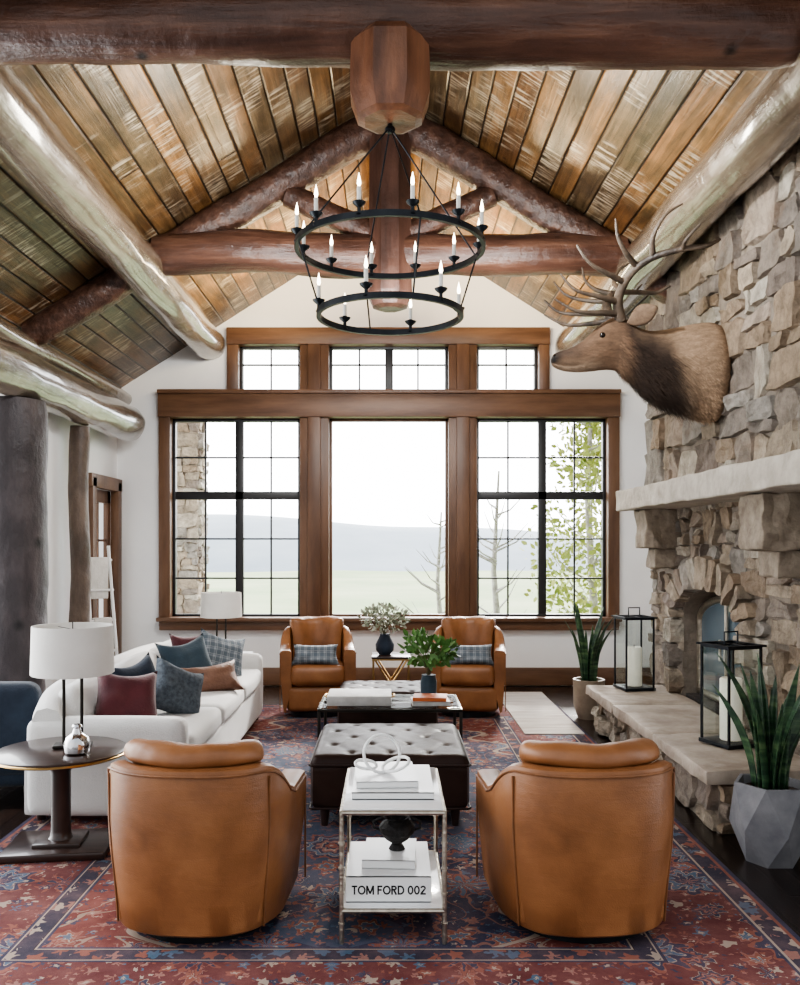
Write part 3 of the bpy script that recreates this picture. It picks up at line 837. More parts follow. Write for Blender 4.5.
# x, top z, bottom z, half width
secs = [(2.40, 3.22, 2.52, .26), (2.30, 3.24, 2.50, .27), (2.18, 3.23, 2.53, .255), (2.06, 3.20, 2.60, .215), (1.95, 3.18, 2.64, .182), (1.85, 3.17, 2.69, .16), (1.77, 3.20, 2.76, .147),
        (1.71, 3.245, 2.83, .136), (1.65, 3.28, 2.88, .130), (1.59, 3.275, 2.895, .125), (1.53, 3.24, 2.895, .118), (1.47, 3.19, 2.885, .105), (1.41, 3.13, 2.88, .080), (1.35, 3.08, 2.875, .062), (1.29, 3.05, 2.88, .055),
        (1.24, 3.035, 2.885, .056), (1.20, 3.025, 2.90, .057), (1.17, 3.01, 2.915, .048), (1.155, 2.985, 2.935, .028)]
b = B()
seg = 32
rings = []
for i, (x, zt_, zb_, hw) in enumerate(secs):
    z = (zt_ + zb_) / 2; hh = (zt_ - zb_) / 2
    mane = max(0, 1 - abs(x - 1.86) / .24)
    ring = []
    for k in range(seg):
        th = 2 * math.pi * k / seg
        cy, cz = math.cos(th), math.sin(th)
        head = 1 if x < 1.66 else 0
        wy = hw * cy * (1 if cz > -.1 or not head else 1 - .4 * min(1, (-cz - .1) * 1.2))
        p = Vector((x, 6.5 + wy, z + hh * cz))
        if cz < .2:
            p += Vector((noise.noise(p * 10), noise.noise(p * 10 + Vector((5, 0, 0))), noise.noise(p * 10 + Vector((0, 7, 0))))) * .026 * mane
        if 1.45 < x < 1.56 and cz > .15 and cz < .8:
            p.y += math.copysign(.018, cy)
        if 1.38 < x < 1.50 and cz > -.2 and cz < .3:
            p.y -= math.copysign(.014, cy)
        if x < 1.36 and -.62 < cz < -.42: p.y -= math.copysign(.014, cy)
        if 1.16 < x < 1.22 and .1 < cz < .7: p.y += math.copysign(.010, cy)
        ring.append(b.bm.verts.new(p))
    rings.append(ring)
b.cl = b.bm.loops.layers.float_color.new('Col')
for i in range(len(rings) - 1):
    for k in range(seg):
        b.bm.faces.new((rings[i][k], rings[i][(k + 1) % seg], rings[i + 1][(k + 1) % seg], rings[i + 1][k]))
b.bm.faces.new(rings[-1]); b.bm.faces.new(rings[0][::-1])
def sstep(a, c, x):
    t = min(1, max(0, (x - a) / (c - a))); return t * t * (3 - 2 * t)
def furcol(p):
    x, z = p.x, p.z
    tan, dk, hd, nz = Vector((.31, .21, .135)), Vector((.032, .018, .011)), Vector((.14, .082, .048)), Vector((.018, .014, .012))
    t = sstep(1.96, 2.13, x + (z - 2.85) * .38 + .05 * noise.noise(p * 6))
    c = dk.lerp(tan, t)
    if z > 3.04 and x > 1.75: c = c.lerp(Vector((.14, .09, .055)), .8 * sstep(3.02, 3.16, z) * (1 - t))
    c = c.lerp(hd, sstep(1.74, 1.62, x))
    c = c.lerp(Vector((.26, .185, .125)), .7 * sstep(2.98, 2.90, z) * sstep(1.56, 1.46, x))
    c = c.lerp(Vector((.055, .036, .026)), .75 * sstep(1.44, 1.26, x) * sstep(2.94, 3.0, z))
    c = c.lerp(nz, sstep(1.215, 1.185, x) * sstep(2.93, 2.95, z))
    return c
for f in b.bm.faces:
    for l in f.loops:
        c = furcol(l.vert.co); l[b.cl] = (c.x, c.y, c.z, 1)
eobj(b, 'head_and_neck', 'fur', 1)
b = B()
b.cl = b.bm.loops.layers.float_color.new('Col')
for i in range(11000):
    x = R.uniform(1.62, 2.30)
    for a in range(len(secs) - 1):
        if secs[a][0] >= x >= secs[a + 1][0]:
            f = (secs[a][0] - x) / (secs[a][0] - secs[a + 1][0]); break
    zt_ = secs[a][1] * (1 - f) + secs[a + 1][1] * f; zb_ = secs[a][2] * (1 - f) + secs[a + 1][2] * f
    z = (zt_ + zb_) / 2; hh = (zt_ - zb_) / 2
    hw = secs[a][3] * (1 - f) + secs[a + 1][3] * f
    th = R.uniform(0, math.pi * 2)
    nrm = Vector((-.1, math.cos(th), math.sin(th)))
    mane = 1 - abs(x - 1.87) / .24
    shag = 1.0 if (math.sin(th) < .3 and mane > 0) else .28
    p = Vector((x, 6.5 + hw * math.cos(th) * .985, z + hh * math.sin(th) * .985))
    d = (Vector((.7, 0, -.75)) + nrm * (.25 if shag == 1 else .02) + Vector((R.uniform(-.2, .2), R.uniform(-.2, .2), R.uniform(-.2, .2)))).normalized()
    L = R.uniform(.06, .13) * shag
    w = d.cross(nrm).normalized() * .003
    vs = [b.bm.verts.new(p - w), b.bm.verts.new(p + w), b.bm.verts.new(p + d * L + nrm * .003)]
    fc = b.bm.faces.new(vs)
    c = furcol(p) * R.uniform(.75, 1.4)
    for l in fc.loops: l[b.cl] = (c.x, c.y, c.z, 1)
o = b.obj('shaggy_mane', 'fur', elk, fix=False); o.matrix_parent_inverse = EI; o['kind'] = 'stuff'
for s in (-1, 1):
    b = B()
    n = 8
    rows = []
    for i in range(n + 1):
        f = i / n
        w = .062 * math.sin(math.pi * (f * .88 + .1)) + .003
        c = Vector((1.70 + .14 * f, 6.5 + s * (.10 + .20 * f), 3.21 + .10 * f - .04 * f * f))
        row = []
        for k in range(5):
            t = -1 + k / 2
            row.append(b.bm.verts.new(c + Vector((-.5 * w * t - .025 * (1 - t * t), 0, w * t))))
        rows.append(row)
    for i in range(n):
        for k in range(4): b.bm.faces.new((rows[i][k], rows[i][k + 1], rows[i + 1][k + 1], rows[i + 1][k]))
    b.color(b.bm.faces[:], (.17, .11, .07))
    o = eobj(b, 'ear', 'fur', 1)
    md = o.modifiers.new('s', 'SOLIDIFY'); md.thickness = .012
    b = B(); bmesh.ops.create_uvsphere(b.bm, u_segments=14, v_segments=10, radius=.022, matrix=Matrix.Translation((1.50, 6.5 + s * .110, 3.12)))
    eobj(b, 'eye', 'eye')
    b = B(); bmesh.ops.create_uvsphere(b.bm, u_segments=10, v_segments=8, radius=.013, matrix=Matrix.Translation((1.175, 6.5 + s * .038, 2.985)))
    eobj(b, 'nostril', 'eye')
    b = B()
    def curve(pts, r0, r1, n=7):
        pts = [Vector((p[0], 6.5 + s * p[1], p[2])) for p in pts]
        out = []
        for i in range(len(pts) - 1):
            p0 = pts[max(i - 1, 0)]; p1 = pts[i]; p2 = pts[i + 1]; p3 = pts[min(i + 2, len(pts) - 1)]
            for k in range(n):
                t = k / n
                out.append(.5 * ((2 * p1) + (p2 - p0) * t + (2 * p0 - 5 * p1 + 4 * p2 - p3) * t * t + (3 * p1 - p0 - 3 * p2 + p3) * t ** 3))
        out.append(pts[-1])
        m = len(out) - 1
        b.tube(out, [r0 + (r1 - r0) * (i / m) ** .9 for i in range(m + 1)], 9, .15)
    curve([(1.64, .07, 3.24), (1.60, .15, 3.36), (1.64, .28, 3.49), (1.75, .40, 3.57), (1.92, .50, 3.60), (2.08, .54, 3.61), (2.18, .52, 3.66)], .040, .011)
    curve([(1.62, .09, 3.28), (1.48, .15, 3.27), (1.30, .19, 3.27), (1.14, .21, 3.35)], .026, .006)
    curve([(1.60, .14, 3.35), (1.45, .23, 3.36), (1.27, .29, 3.39), (1.16, .32, 3.49)], .025, .006)
    curve([(1.62, .24, 3.46), (1.48, .33, 3.49), (1.34, .39, 3.55), (1.25, .42, 3.66)], .024, .006)
    curve([(1.68, .33, 3.54), (1.58, .43, 3.60), (1.51, .49, 3.69), (1.49, .51, 3.80)], .024, .006)
    curve([(1.77, .41, 3.58), (1.74, .51, 3.68), (1.80, .57, 3.80), (1.91, .59, 3.87)], .023, .006)
    curve([(1.94, .50, 3.60), (1.93, .60, 3.63), (2.00, .66, 3.71)], .018, .006)
    eobj(b, 'antler', 'antler')
elk.location = (2.31, 6.05, 2.77)
elk.scale = (.95, .95, .95)

# ------------------------------------------------------------ chandelier
ch = thing('chandelier', 'black iron two-tier ring chandelier with candle lights', 'chandelier', (0, 4.06, 2.66))
def ringmesh(r, z, hgt=.027, th=.009):
    b = B(); n = 72
    vs = []
    for i in range(n):
        a = 2 * math.pi * i / n
        ca, sa = math.cos(a), math.sin(a)
        vs.append([b.bm.verts.new((ca * q, sa * q, z + w)) for q, w in ((r - th, -hgt / 2), (r + th, -hgt / 2), (r + th, hgt / 2), (r - th, hgt / 2))])
    for i in range(n):
        for k in range(4):
            b.bm.faces.new((vs[i][k], vs[i][(k + 1) % 4], vs[(i + 1) % n][(k + 1) % 4], vs[(i + 1) % n][k]))
    return b
RU, RL, ZU, ZL = .43, .33, .31, 0.0
ringmesh(RU, ZU).obj('upper_ring', 'black', ch)
ringmesh(RL, ZL).obj('lower_ring', 'black', ch)
b = B()
for i in range(4):
    a = i * math.pi / 2 + .30
    pu = Vector((math.cos(a) * RU, math.sin(a) * RU, ZU)); pl = Vector((math.cos(a) * RL, math.sin(a) * RL, ZL))
    b.cyl((0, 0, .87), pu, .004, seg=8)
    b.cyl(pu, pl, .004, seg=8)
b.cyl((0, 0, .84), (0, 0, .90), .012)
b.lathe([(.001, .845), (.024, .85), (.024, .86), (.012, .875)], seg=16)
b.obj('hanging_rods', 'black', ch)
cm = None
def candle_at(x, y, z):
    global cm
    if cm is None:
        b = B()
        b.lathe([(.005, -.035), (.015, -.03), (.008, -.02), (.008, 0), (.025, .014), (.029, .022), (.010, .02), (.010, .03)], seg=16)
        c0 = b.obj('candle_cup', 'black', ch)
        c1 = B().lathe([(.009, .028), (.009, .085), (.005, .088)], seg=14).obj('candle_sleeve', 'sleeve', ch)
        c2 = B().lathe([(.004, .086), (.0085, .10), (.007, .115), (.0025, .135), (.0005, .145)], seg=12).obj('flame_bulb', 'bulb', ch)
        cm = [c0, c1, c2]
        cc = cm
    else:
        cc = []
        for c in cm:
            d = c.copy(); COL.objects.link(d); d.parent = ch; cc.append(d)
    for c in cc: c.location = (x, y, z)
for i in range(12):
    a = 2 * math.pi * (i + .42) / 12
    candle_at(math.cos(a) * RU, math.sin(a) * RU, ZU + .03)
for i in range(6):
    a = 2 * math.pi * (i + .2) / 6
    candle_at(math.cos(a) * RL, math.sin(a) * RL, ZL + .03)

# ------------------------------------------------------------ rug
RX0, RX1, RY0, RY1 = -2.1, 1.66, 2.75, 8.75
o = B().box((0, 0, .006), (RX1 - RX0, RY1 - RY0, .012)).obj('area_rug', rugmat((RX1 - RX0) / 2, (RY1 - RY0) / 2), loc=((RX0 + RX1) / 2, (RY0 + RY1) / 2, 0))
tag(o, 'faded red and navy floral Persian rug under the seating', 'rug')
o = B().box((0, 0, .004), (.50, 2.1, .008)).obj('sunlit_floor_patch', 'sunpatch', loc=(1.38, 8.42, .0125))  # thin sheet added as painted window light lying on the floor
tag(o, 'window light painted as a pale runner beside the potted snake plant', 'rug')
RZ = .013

# ------------------------------------------------------------ barrel chairs
def chair(loc, rot, scale, label):
    t = thing('swivel_armchair', label, 'armchair', loc, rot, 'tan leather barrel armchairs', scale)
    path = []
    W, YF, RB = .405, .30, .40
    for k in range(7): path.append((W, YF - k * .045, 1, 0))
    for k in range(1, 30):
        a = -math.pi * k / 30
        ex = .78
        ca, sa = math.cos(a), math.sin(a)
        x = W * math.copysign(abs(ca) ** ex, ca); y = -(RB) * abs(sa) ** ex
        path.append((x, y, ca, sa))
    for k in range(7): path.append((-W, .03 + k * .045, -1, 0))
    b = B()
    rows = []
    rim = []
    for (x, y, nx, ny) in path:
        back = max(0, min(1, (-y + .02) / .30)); back = back * back * (3 - 2 * back)
        H = .575 + .165 * back
        n_ = Vector((nx, ny, 0)).normalized()
        th = .080 + .045 * (1 - back)
        row = []
        for (off, z, k) in ((-.02, .045, .90), (0, .06, .905), (0.004, .2, .93), (.006, .36, .965), (.004, .5, .99), (0, H - .05, 1.0), (-.008, H - .008, 1), (-.030, H, 1), (-th + .02, H, 1), (-th, H - .02, 1), (-th, .26, 1)):
            base = Vector((x * k, y * k, 0))
            if y > 0: base.y = y
            wr = .006 * noise.noise(Vector((x * 7, y * 7, z * 4)))
            row.append(b.bm.verts.new(base + n_ * (off + wr) + Vector((0, 0, z))))
        rows.append(row)
        rim.append(Vector((x, y, H - .028)))
    m = len(rows[0])
    for i in range(len(rows) - 1):
        for k in range(m):
            b.bm.faces.new((rows[i][k], rows[i][(k + 1) % m], rows[i + 1][(k + 1) % m], rows[i + 1][k]))
    b.bm.faces.new(rows[0]); b.bm.faces.new(rows[-1][::-1])
    b.obj('shell', 'leather', t, angle=50)
    b = B().tube(rim, .006, 6)
    for s in (-1, 1):
        b.tube([(s * .402, .302, z) for z in (.06, .3, .55)], .005, 6)
        def shellpt(ang, z, k):
            ca, sa = math.cos(ang), math.sin(ang)
            return Vector((s * (W * abs(ca) ** .78 * k + ca * .006), -(RB * abs(sa) ** .78 * k + sa * .006), z))
        b.tube([shellpt(.62, z, k) for z, k in ((.06, .905), (.2, .93), (.36, .965), (.5, .99), (.69, 1.0))], .005, 6)
    b.obj('piping', 'piping', t)
    B().cushion((0, .02, .16), (.66, .60, .22), 0, 8, p=10).obj('seat_base', 'leather', t)
    B().soft((0, .06, .36), (.57, .58, .17), .05, .02).obj('seat_cushion', 'leather', t)
    b = B()
    rows = []
    nA = 34
    for i in range(nA + 1):
        a = math.radians(-90 - 62 + 124 * i / nA)
        f = abs(-1 + 2 * i / nA)
        taper = math.sqrt(max(.02, 1 - f ** 6))
        row = []
        prof = [(.0, .42), (.03, .40), (.10, .44), (.125, .55), (.10, .68), (.09, .745), (.08, .79), (.035, .822), (-.035, .828), (-.085, .805), (-.098, .77), (-.085, .742), (-.03, .73), (0, .6)]
        for (d, z) in prof:
            r = .295 - d * taper
            zz = .6 + (z - .6) * (1 if z < .6 else (.90 + .10 * taper))
            if z > .72:
                cr = noise.noise(Vector((a * 9, z * 6, 2)))
                zz += .010 * noise.noise(Vector((a * 2.2, d * 8, 2))) + .004 * cr
                r += .007 * noise.noise(Vector((a * 3.5, z * 14, 5))) + .004 * cr
            row.append(b.bm.verts.new((math.cos(a) * r * 1.04, math.sin(a) * r * .98, zz)))
        rows.append(row)
    m = len(rows[0])
    for i in range(nA):
        for k in range(m): b.bm.faces.new((rows[i][k], rows[i][(k + 1) % m], rows[i + 1][(k + 1) % m], rows[i + 1][k]))
    b.bm.faces.new(rows[0]); b.bm.faces.new(rows[-1][::-1])
    b.obj('back_cushion', 'leather', t, angle=80, sub=1)
    B().lathe([(.30, 0), (.30, .05)], seg=32).obj('swivel_base', 'black', t)
    return t
c1 = chair((-.79, 3.79, RZ), (0, 0, r_(-4)), (.945, .97, .965), 'tan leather barrel armchair backing onto the dark pedestal table')
copything(c1, (.80, 3.79, RZ), (0, 0, r_(4)), label='tan leather barrel armchair beside the stone hearth end')
copything(c1, (-.69, 8.35, RZ), (0, 0, r_(180 + 6)), (.86, .92, 1.08), label='tan leather barrel armchair with plaid cushion near the sofa')
copything(c1, (.74, 8.35, RZ), (0, 0, r_(180 - 6)), (.86, .92, 1.08), label='tan leather barrel armchair with plaid cushion by snake plant')

def pil(name, w, h, t, mat, loc, rot, label, group='sofa cushions', slouch=.06):
    o = B().pillow(w, h, t, slouch=slouch).obj(name, mat, loc=loc, rot=rot, angle=70)
    tag(o, label, 'cushion', group); return o
for x in (-.69, .74):
    pil('lumbar_cushion', .44, .2, .13, 'plaid2', (x, 8.13, .585), (r_(-14), 0, 0), 'grey plaid lumbar cushion on a tan leather armchair', 'plaid lumbar cushions', 0)

# ------------------------------------------------------------ ottomans
def ottoman(loc, label, mat='dleather', sx=.9, sy=.94):
    t = thing('tufted_ottoman', label, 'ottoman', loc, group='tufted ottomans')
    b = B()
    n = 60
    g = []
    px, py = .22, .19
    for i in range(n + 1):
        row = []
        for j in range(n + 1):
            u, v = -1 + 2 * i / n, -1 + 2 * j / n
            x, y = u * sx / 2, v * sy / 2
            d = 9
            for a in range(-4, 5):
                for c in range(-4, 5):
                    bxx = a * px + (px / 2 if c % 2 else 0); byy = c * py
                    if abs(bxx) < sx / 2 - .06 and abs(byy) < sy / 2 - .06:
                        d = min(d, math.hypot(x - bxx, y - byy))
            q1 = abs(((x / px * 2 + y / py) / 2 + .5) % 1 - .5); q2 = abs(((x / px * 2 - y / py) / 2 + .5) % 1 - .5)
            cr = min(q1, q2)
            edge = max(abs(u), abs(v))
            ef = max(0, min(1, (1 - edge) / .2))
            z = .41 + .012 * (1 - u * u) * (1 - v * v) - .017 * math.exp(-(d / .028) ** 2) - .003 * math.exp(-(cr / .11) ** 2) * ef
            ex = max(0, abs(x) - (sx / 2 - .055)) / .055; ey = max(0, abs(y) - (sy / 2 - .055)) / .055
            q = min(1, math.hypot(ex, ey))
            z -= .055 * (1 - math.sqrt(max(0, 1 - q * q * .999)))
            row.append(b.bm.verts.new((x, y, z)))
        g.append(row)
    for i in range(n):
        for j in range(n): b.bm.faces.new((g[i][j], g[i + 1][j], g[i + 1][j + 1], g[i][j + 1]))
    b.obj('tufted_top', mat, t, angle=80)
    B().cushion((0, 0, .235), (sx, sy, .26), 0, 10, p=18).obj('upholstered_box', mat, t)
    bp = B()
    for z in (.355, .115):
        bp.tube([(sx / 2 * x * 1.0, sy / 2 * y * 1.0, z) for x, y in ((-1, -.97), (-.97, -1), (.97, -1), (1, -.97), (1, .97), (.97, 1), (-.97, 1), (-1, .97))], .007, 6, closed=True)
    bp.obj('piping', mat, t)
    for x in (-1, 1):
        for y in (-1, 1):
            B().cyl((x * (sx / 2 - .08), y * (sy / 2 - .08), 0), (x * (sx / 2 - .08), y * (sy / 2 - .08), .13), .02, .032).obj('leg', 'darkwood', t)
    return t
o1 = ottoman((0, 5.38, RZ), 'dark brown leather diamond tufted square ottoman')
copything(o1, (-.02, 7.35, RZ), scale=(.9, .68, 1), label='brown leather tufted ottoman behind the glass coffee table')

# ------------------------------------------------------------ coffee table
def book(name, w, d, h, mat, loc, rot, label, group=None):
    t = thing(name, label, 'book', loc, (0, 0, rot), group)
    B().box((0, 0, h / 2), (w - .008, d - .008, h - .008)).obj('pages', 'paper', t)
    b = B().box((0, 0, h - .002), (w, d, .004)).box((0, 0, .002), (w, d, .004)).box((0, -d / 2 + .002, h / 2), (w, .004, h))
    b.obj('cover', mat, t)
    return t
ct = thing('glass_coffee_table', 'glass topped coffee table with dark bronze frame', 'table', (0, 6.5, RZ))
b = B()
for x in (-.5, .5):
    for y in (-.3, .3): b.box((x, y, .21), (.022, .022, .42), .003)
for z in (.42, .14):
    for y in (-.3, .3): b.box((0, y, z), (1.02, .022, .022), .003)
    for x in (-.5, .5): b.box((x, 0, z), (.022, .6, .022), .003)
b.obj('frame', 'iron', ct)
B().box((0, 0, .436), (1.02, .62, .01), .002).obj('glass_top', 'glass', ct)
B().box((0, 0, .156), (1.0, .6, .01)).obj('lower_shelf', 'darkwood', ct)
TZ = RZ + .442
tr = thing('serving_tray', 'pale grey rectangular box tray on the glass table', 'tray', (-.22, 6.42, TZ))
B().box((0, 0, .035), (.46, .34, .07), .006).obj('tray_body', 'greycov', tr)
for s in (-1, 1): B().tube([(s * .23, -.06, .045), (s * .25, -.05, .05), (s * .25, .05, .05), (s * .23, .06, .045)], .006, 8).obj('handle', 'brass', tr)
book('coffee_table_book', .27, .22, .03, 'greycov', (.29, 6.36, TZ), .05, 'grey hardcover book in a short stack', 'books on the glass table')
book('coffee_table_book', .24, .20, .025, 'orange', (.29, 6.36, TZ + .031), -.1, 'orange hardcover book on top of a stack', 'books on the glass table')

def foliage(b, c, rad, n, ls, seed, up=.3):
    rr = random.Random(seed)
    for i in range(n):
        while True:
            q = Vector((rr.uniform(-1, 1), rr.uniform(-1, 1), rr.uniform(-1, 1)))
            if q.length < 1: break
        p = Vector(c) + Vector((q.x * rad[0], q.y * rad[1], q.z * rad[2]))
        d = (q + Vector((0, 0, up)) + Vector((rr.uniform(-.5, .5), rr.uniform(-.5, .5), rr.uniform(-.5, .5)))).normalized()
        sd = d.cross(Vector((rr.uniform(-1, 1), rr.uniform(-1, 1), rr.uniform(-1, 1)))).normalized()
        nn = d.cross(sd) * ls * .15
        L = ls * rr.uniform(.6, 1.2); w = L * .32
        vs = [p, p + d * L * .35 + sd * w, p + d * L * .75 + sd * w * .7 + nn * .5, p + d * L + nn, p + d * L * .75 - sd * w * .7 + nn * .5, p + d * L * .35 - sd * w]
        vs = [b.bm.verts.new(v) for v in vs]
        b.bm.faces.new(vs)
def stems(b, c0, c1, spread, n, seed, r=.003):
    rr = random.Random(seed)
    for i in range(n):
        a = rr.uniform(0, 6.28); s = spread * rr.uniform(.2, .9)
        p1 = Vector(c1) + Vector((math.cos(a) * s, math.sin(a) * s, rr.uniform(-.04, .05)))
        mid = Vector(c0).lerp(p1, .5) + Vector((-math.cos(a) * s * .2, -math.sin(a) * s * .2, .03))
        b.tube([c0, mid, p1], r, 5)
v = thing('leafy_branch_vase', 'dark blue glass vase holding bright green leafy stems', 'plant', (.29, 6.62, TZ))
B().lathe([(.045, 0), (.06, .02), (.062, .12), (.05, .16), (.055, .17)], seg=24).obj('vase', 'teal', v)
b = B(); stems(b, (0, 0, .12), (0, 0, .36), .16, 12, 3); b.obj('stems', 'stem', v)
b = B()
foliage(b, (0, 0, .34), (.19, .16, .10), 150, .075, 4); foliage(b, (-.08, 0, .42), (.10, .08, .06), 50, .07, 5); foliage(b, (.12, 0, .36), (.08, .08, .06), 40, .07, 6)
b.obj('foliage', 'leaf', v, fix=False)

st = thing('side_table', 'small brass side table with crossed legs between armchairs', 'table', (.01, 8.5, RZ))
B().box((0, 0, .52), (.37, .37, .02), .003).obj('table_top', 'darkwood', st)
b = B()
for s in (-1, 1):
    b.cyl((-.16, s * .16, .01), (.16, s * .16, .51), .009, seg=8); b.cyl((.16, s * .16, .01), (-.16, s * .16, .51), .009, seg=8)
    b.box((0, s * .17, .5), (.36, .015, .015)); b.box((s * .17, 0, .5), (.015, .36, .015))
    for q in (-1, 1): b.box((s * .17, q * .17, .255), (.014, .014, .5))
b.obj('frame', 'brass', st)
v = thing('flowering_plant_vase', 'round dark vase with airy pale green flowering branches', 'plant', (-.05, 8.5, .53 + RZ))
B().lathe([(.05, 0), (.085, .04), (.09, .1), (.06, .16), (.045, .19), (.05, .2)], seg=24).obj('vase', 'navy', v)
b = B(); stems(b, (0, 0, .15), (0, 0, .36), .18, 14, 8); b.obj('stems', 'stem', v)
b = B(); foliage(b, (0, 0, .35), (.24, .2, .12), 420, .045, 9); b.obj('foliage', 'leafpale', v, fix=False)

# ------------------------------------------------------------ etagere side table in front
et = thing('etagere_table', 'hammered silver two-tier side table with white marble top', 'table', (.012, 3.84, RZ))
b = B()
hw, hd = .205, .335
for x in (-hw, hw):
    for y in (-hd, hd):
        b.tube([(x, y, 0), (x, y, .17), (x, y, .33), (x, y, .52)], .010, 8)
        for z in (.08, .2, .3, .4): b.cyl((x, y, z - .004), (x, y, z + .004), .013, seg=8)
for z in (.13, .52):
    for y in (-hd, hd): b.cyl((-hw, y, z), (hw, y, z), .010, seg=8)
    for x in (-hw, hw): b.cyl((x, -hd, z), (x, hd, z), .010, seg=8)
b.obj('frame', 'silver', et)
B().box((0, 0, .528), (.40, .66, .014), .003).obj('marble_top', 'marble', et)
B().box((0, 0, .135), (.40, .66, .01), .003).obj('lower_shelf', 'marble', et)
TT = RZ + .536; LT = RZ + .141
book('large_book', .34, .46, .03, 'whiteg', (.012, 3.86, TT), .0, 'white hardcover book flat on the marble top', 'white books')
book('large_book', .26, .34, .028, 'whiteg', (-.02, 3.86, TT + .031), .06, 'smaller white hardcover book on a larger one', 'white books')
lk = thing('link_sculpture', 'white interlocking link chain sculpture on white books', 'ornament', (-.02, 3.84, TT + .059))
def link(c, rx, rz, rot):
    b = B()
    pts = []
    for k in range(28):
        a = 2 * math.pi * k / 28
        pts.append(Vector((rx * math.cos(a), 0, rz * math.sin(a))))
    b.tube(pts, .0068, 8, closed=True)
    b.obj('link', 'whiteg', lk, loc=c, rot=rot, angle=80)
link((-.015, 0, .082), .080, .080, (r_(-14), 0, r_(12)))
link((.045, -.02, .040), .07, .042, (r_(-55), r_(-15), r_(-35)))
link((-.085, .01, .032), .052, .030, (r_(-62), r_(8), r_(30)))
bk = book('large_book', .345, .42, .105, 'whiteg', (-.005, 3.77, LT), .0, 'thick white book with bold black spine title', 'white books')
# lettering drawn as solid strokes: bold, tight, upright sans serif
def lettering(word, H, width, st):
    b = B()
    def stroke(x0, y0, x1, y1, w=st):
        d = Vector((x1 - x0, y1 - y0)); L = d.length
        if L == 0: return
        n = Vector((-d.y, d.x)) / L * w / 2
        q = [(x0 + n.x, y0 + n.y), (x1 + n.x, y1 + n.y), (x1 - n.x, y1 - n.y), (x0 - n.x, y0 - n.y)]
        vs = [b.bm.verts.new((p[0], p[1], 0)) for p in q]
        b.bm.faces.new(vs)
    def arc(cx, cy, rx, ry, a0, a1, n=20):
        pr = None
        for i in range(n + 1):
            a = math.radians(a0 + (a1 - a0) * i / n)
            o = (cx + rx * math.cos(a), cy + ry * math.sin(a)); i_ = (cx + (rx - st) * math.cos(a), cy + (ry - st) * math.sin(a))
            cur = [b.bm.verts.new((o[0], o[1], 0)), b.bm.verts.new((i_[0], i_[1], 0))]
            if pr: b.bm.faces.new((pr[0], cur[0], cur[1], pr[1]))
            pr = cur
    h2 = st / 2
    adv = {'T': .64, 'O': .92, 'M': .92, 'F': .58, 'R': .68, 'D': .78, '0': .68, '2': .64, ' ': .26}
    x = 0
    for ch_ in word:
        w = adv[ch_] * H
        if ch_ == 'T': stroke(x, H - h2, x + w, H - h2); stroke(x + w / 2, 0, x + w / 2, H)
        elif ch_ == 'O': arc(x + w / 2, H / 2, w / 2, H / 2, 0, 360, 32)
        elif ch_ == '0': arc(x + w / 2, H / 2, w / 2, H / 2, 0, 360, 32)
        elif ch_ == 'M':
            stroke(x + h2, 0, x + h2, H); stroke(x + w - h2, 0, x + w - h2, H)
            stroke(x + h2, H * .97, x + w / 2, H * .12); stroke(x + w - h2, H * .97, x + w / 2, H * .12)
        elif ch_ == 'F': stroke(x + h2, 0, x + h2, H); stroke(x, H - h2, x + w, H - h2); stroke(x, H * .52, x + w * .88, H * .52)
        elif ch_ == 'R':
            stroke(x + h2, 0, x + h2, H); arc(x + w * .5, H * .73, w * .45, H * .27, -90, 90, 16)
            stroke(x, H - h2, x + w * .52, H - h2); stroke(x, H * .46 + h2, x + w * .52, H * .46 + h2); stroke(x + w * .48, H * .48, x + w - h2, 0, st * 1.1)
        elif ch_ == 'D':
            stroke(x + h2, 0, x + h2, H); arc(x + w * .42, H / 2, w * .58, H / 2, -90, 90, 20)
            stroke(x, H - h2, x + w * .45, H - h2); stroke(x, h2, x + w * .45, h2)
        elif ch_ == '2':
            arc(x + w / 2, H * .70, w / 2, H * .30, 170, -25, 16)
            stroke(x + w - st * .8, H * .60, x + st * .6, st * .8, st * 1.05); stroke(x, h2, x + w, h2)
        x += w + H * .06
    tot = x - H * .06
    for v in b.bm.verts: v.co.x = (v.co.x - tot / 2) * (width / tot); v.co.y -= H / 2
    return b
tx = lettering('TOM FORD 002', .037, .300, .0068).obj('spine_title', 'ink', bk, loc=(0, -.2108, .050), rot=(math.pi / 2, 0, 0), fix=False)
book('large_book', .22, .28, .035, 'whiteg', (.0, 3.78, LT + .106), -.05, 'small white book under the black urn', 'white books')
un = thing('black_urn', 'small rough black ceramic urn with two handles', 'urn', (.03, 3.78, LT + .142))
b = B().lathe([(.035, 0), (.03, .012), (.02, .025), (.05, .045), (.075, .075), (.078, .10), (.06, .12), (.045, .128), (.062, .14), (.05, .138), (.04, .12)], seg=28)
for v_ in b.bm.verts: v_.co *= 1 + .07 * noise.noise(v_.co * 30)
b.obj('bowl', 'urn', un)
for s in (-1, 1): B().tube([(s * .07, 0, .08), (s * .10, 0, .09), (s * .10, 0, .12), (s * .06, 0, .135)], .006, 8).obj('handle', 'urn', un)

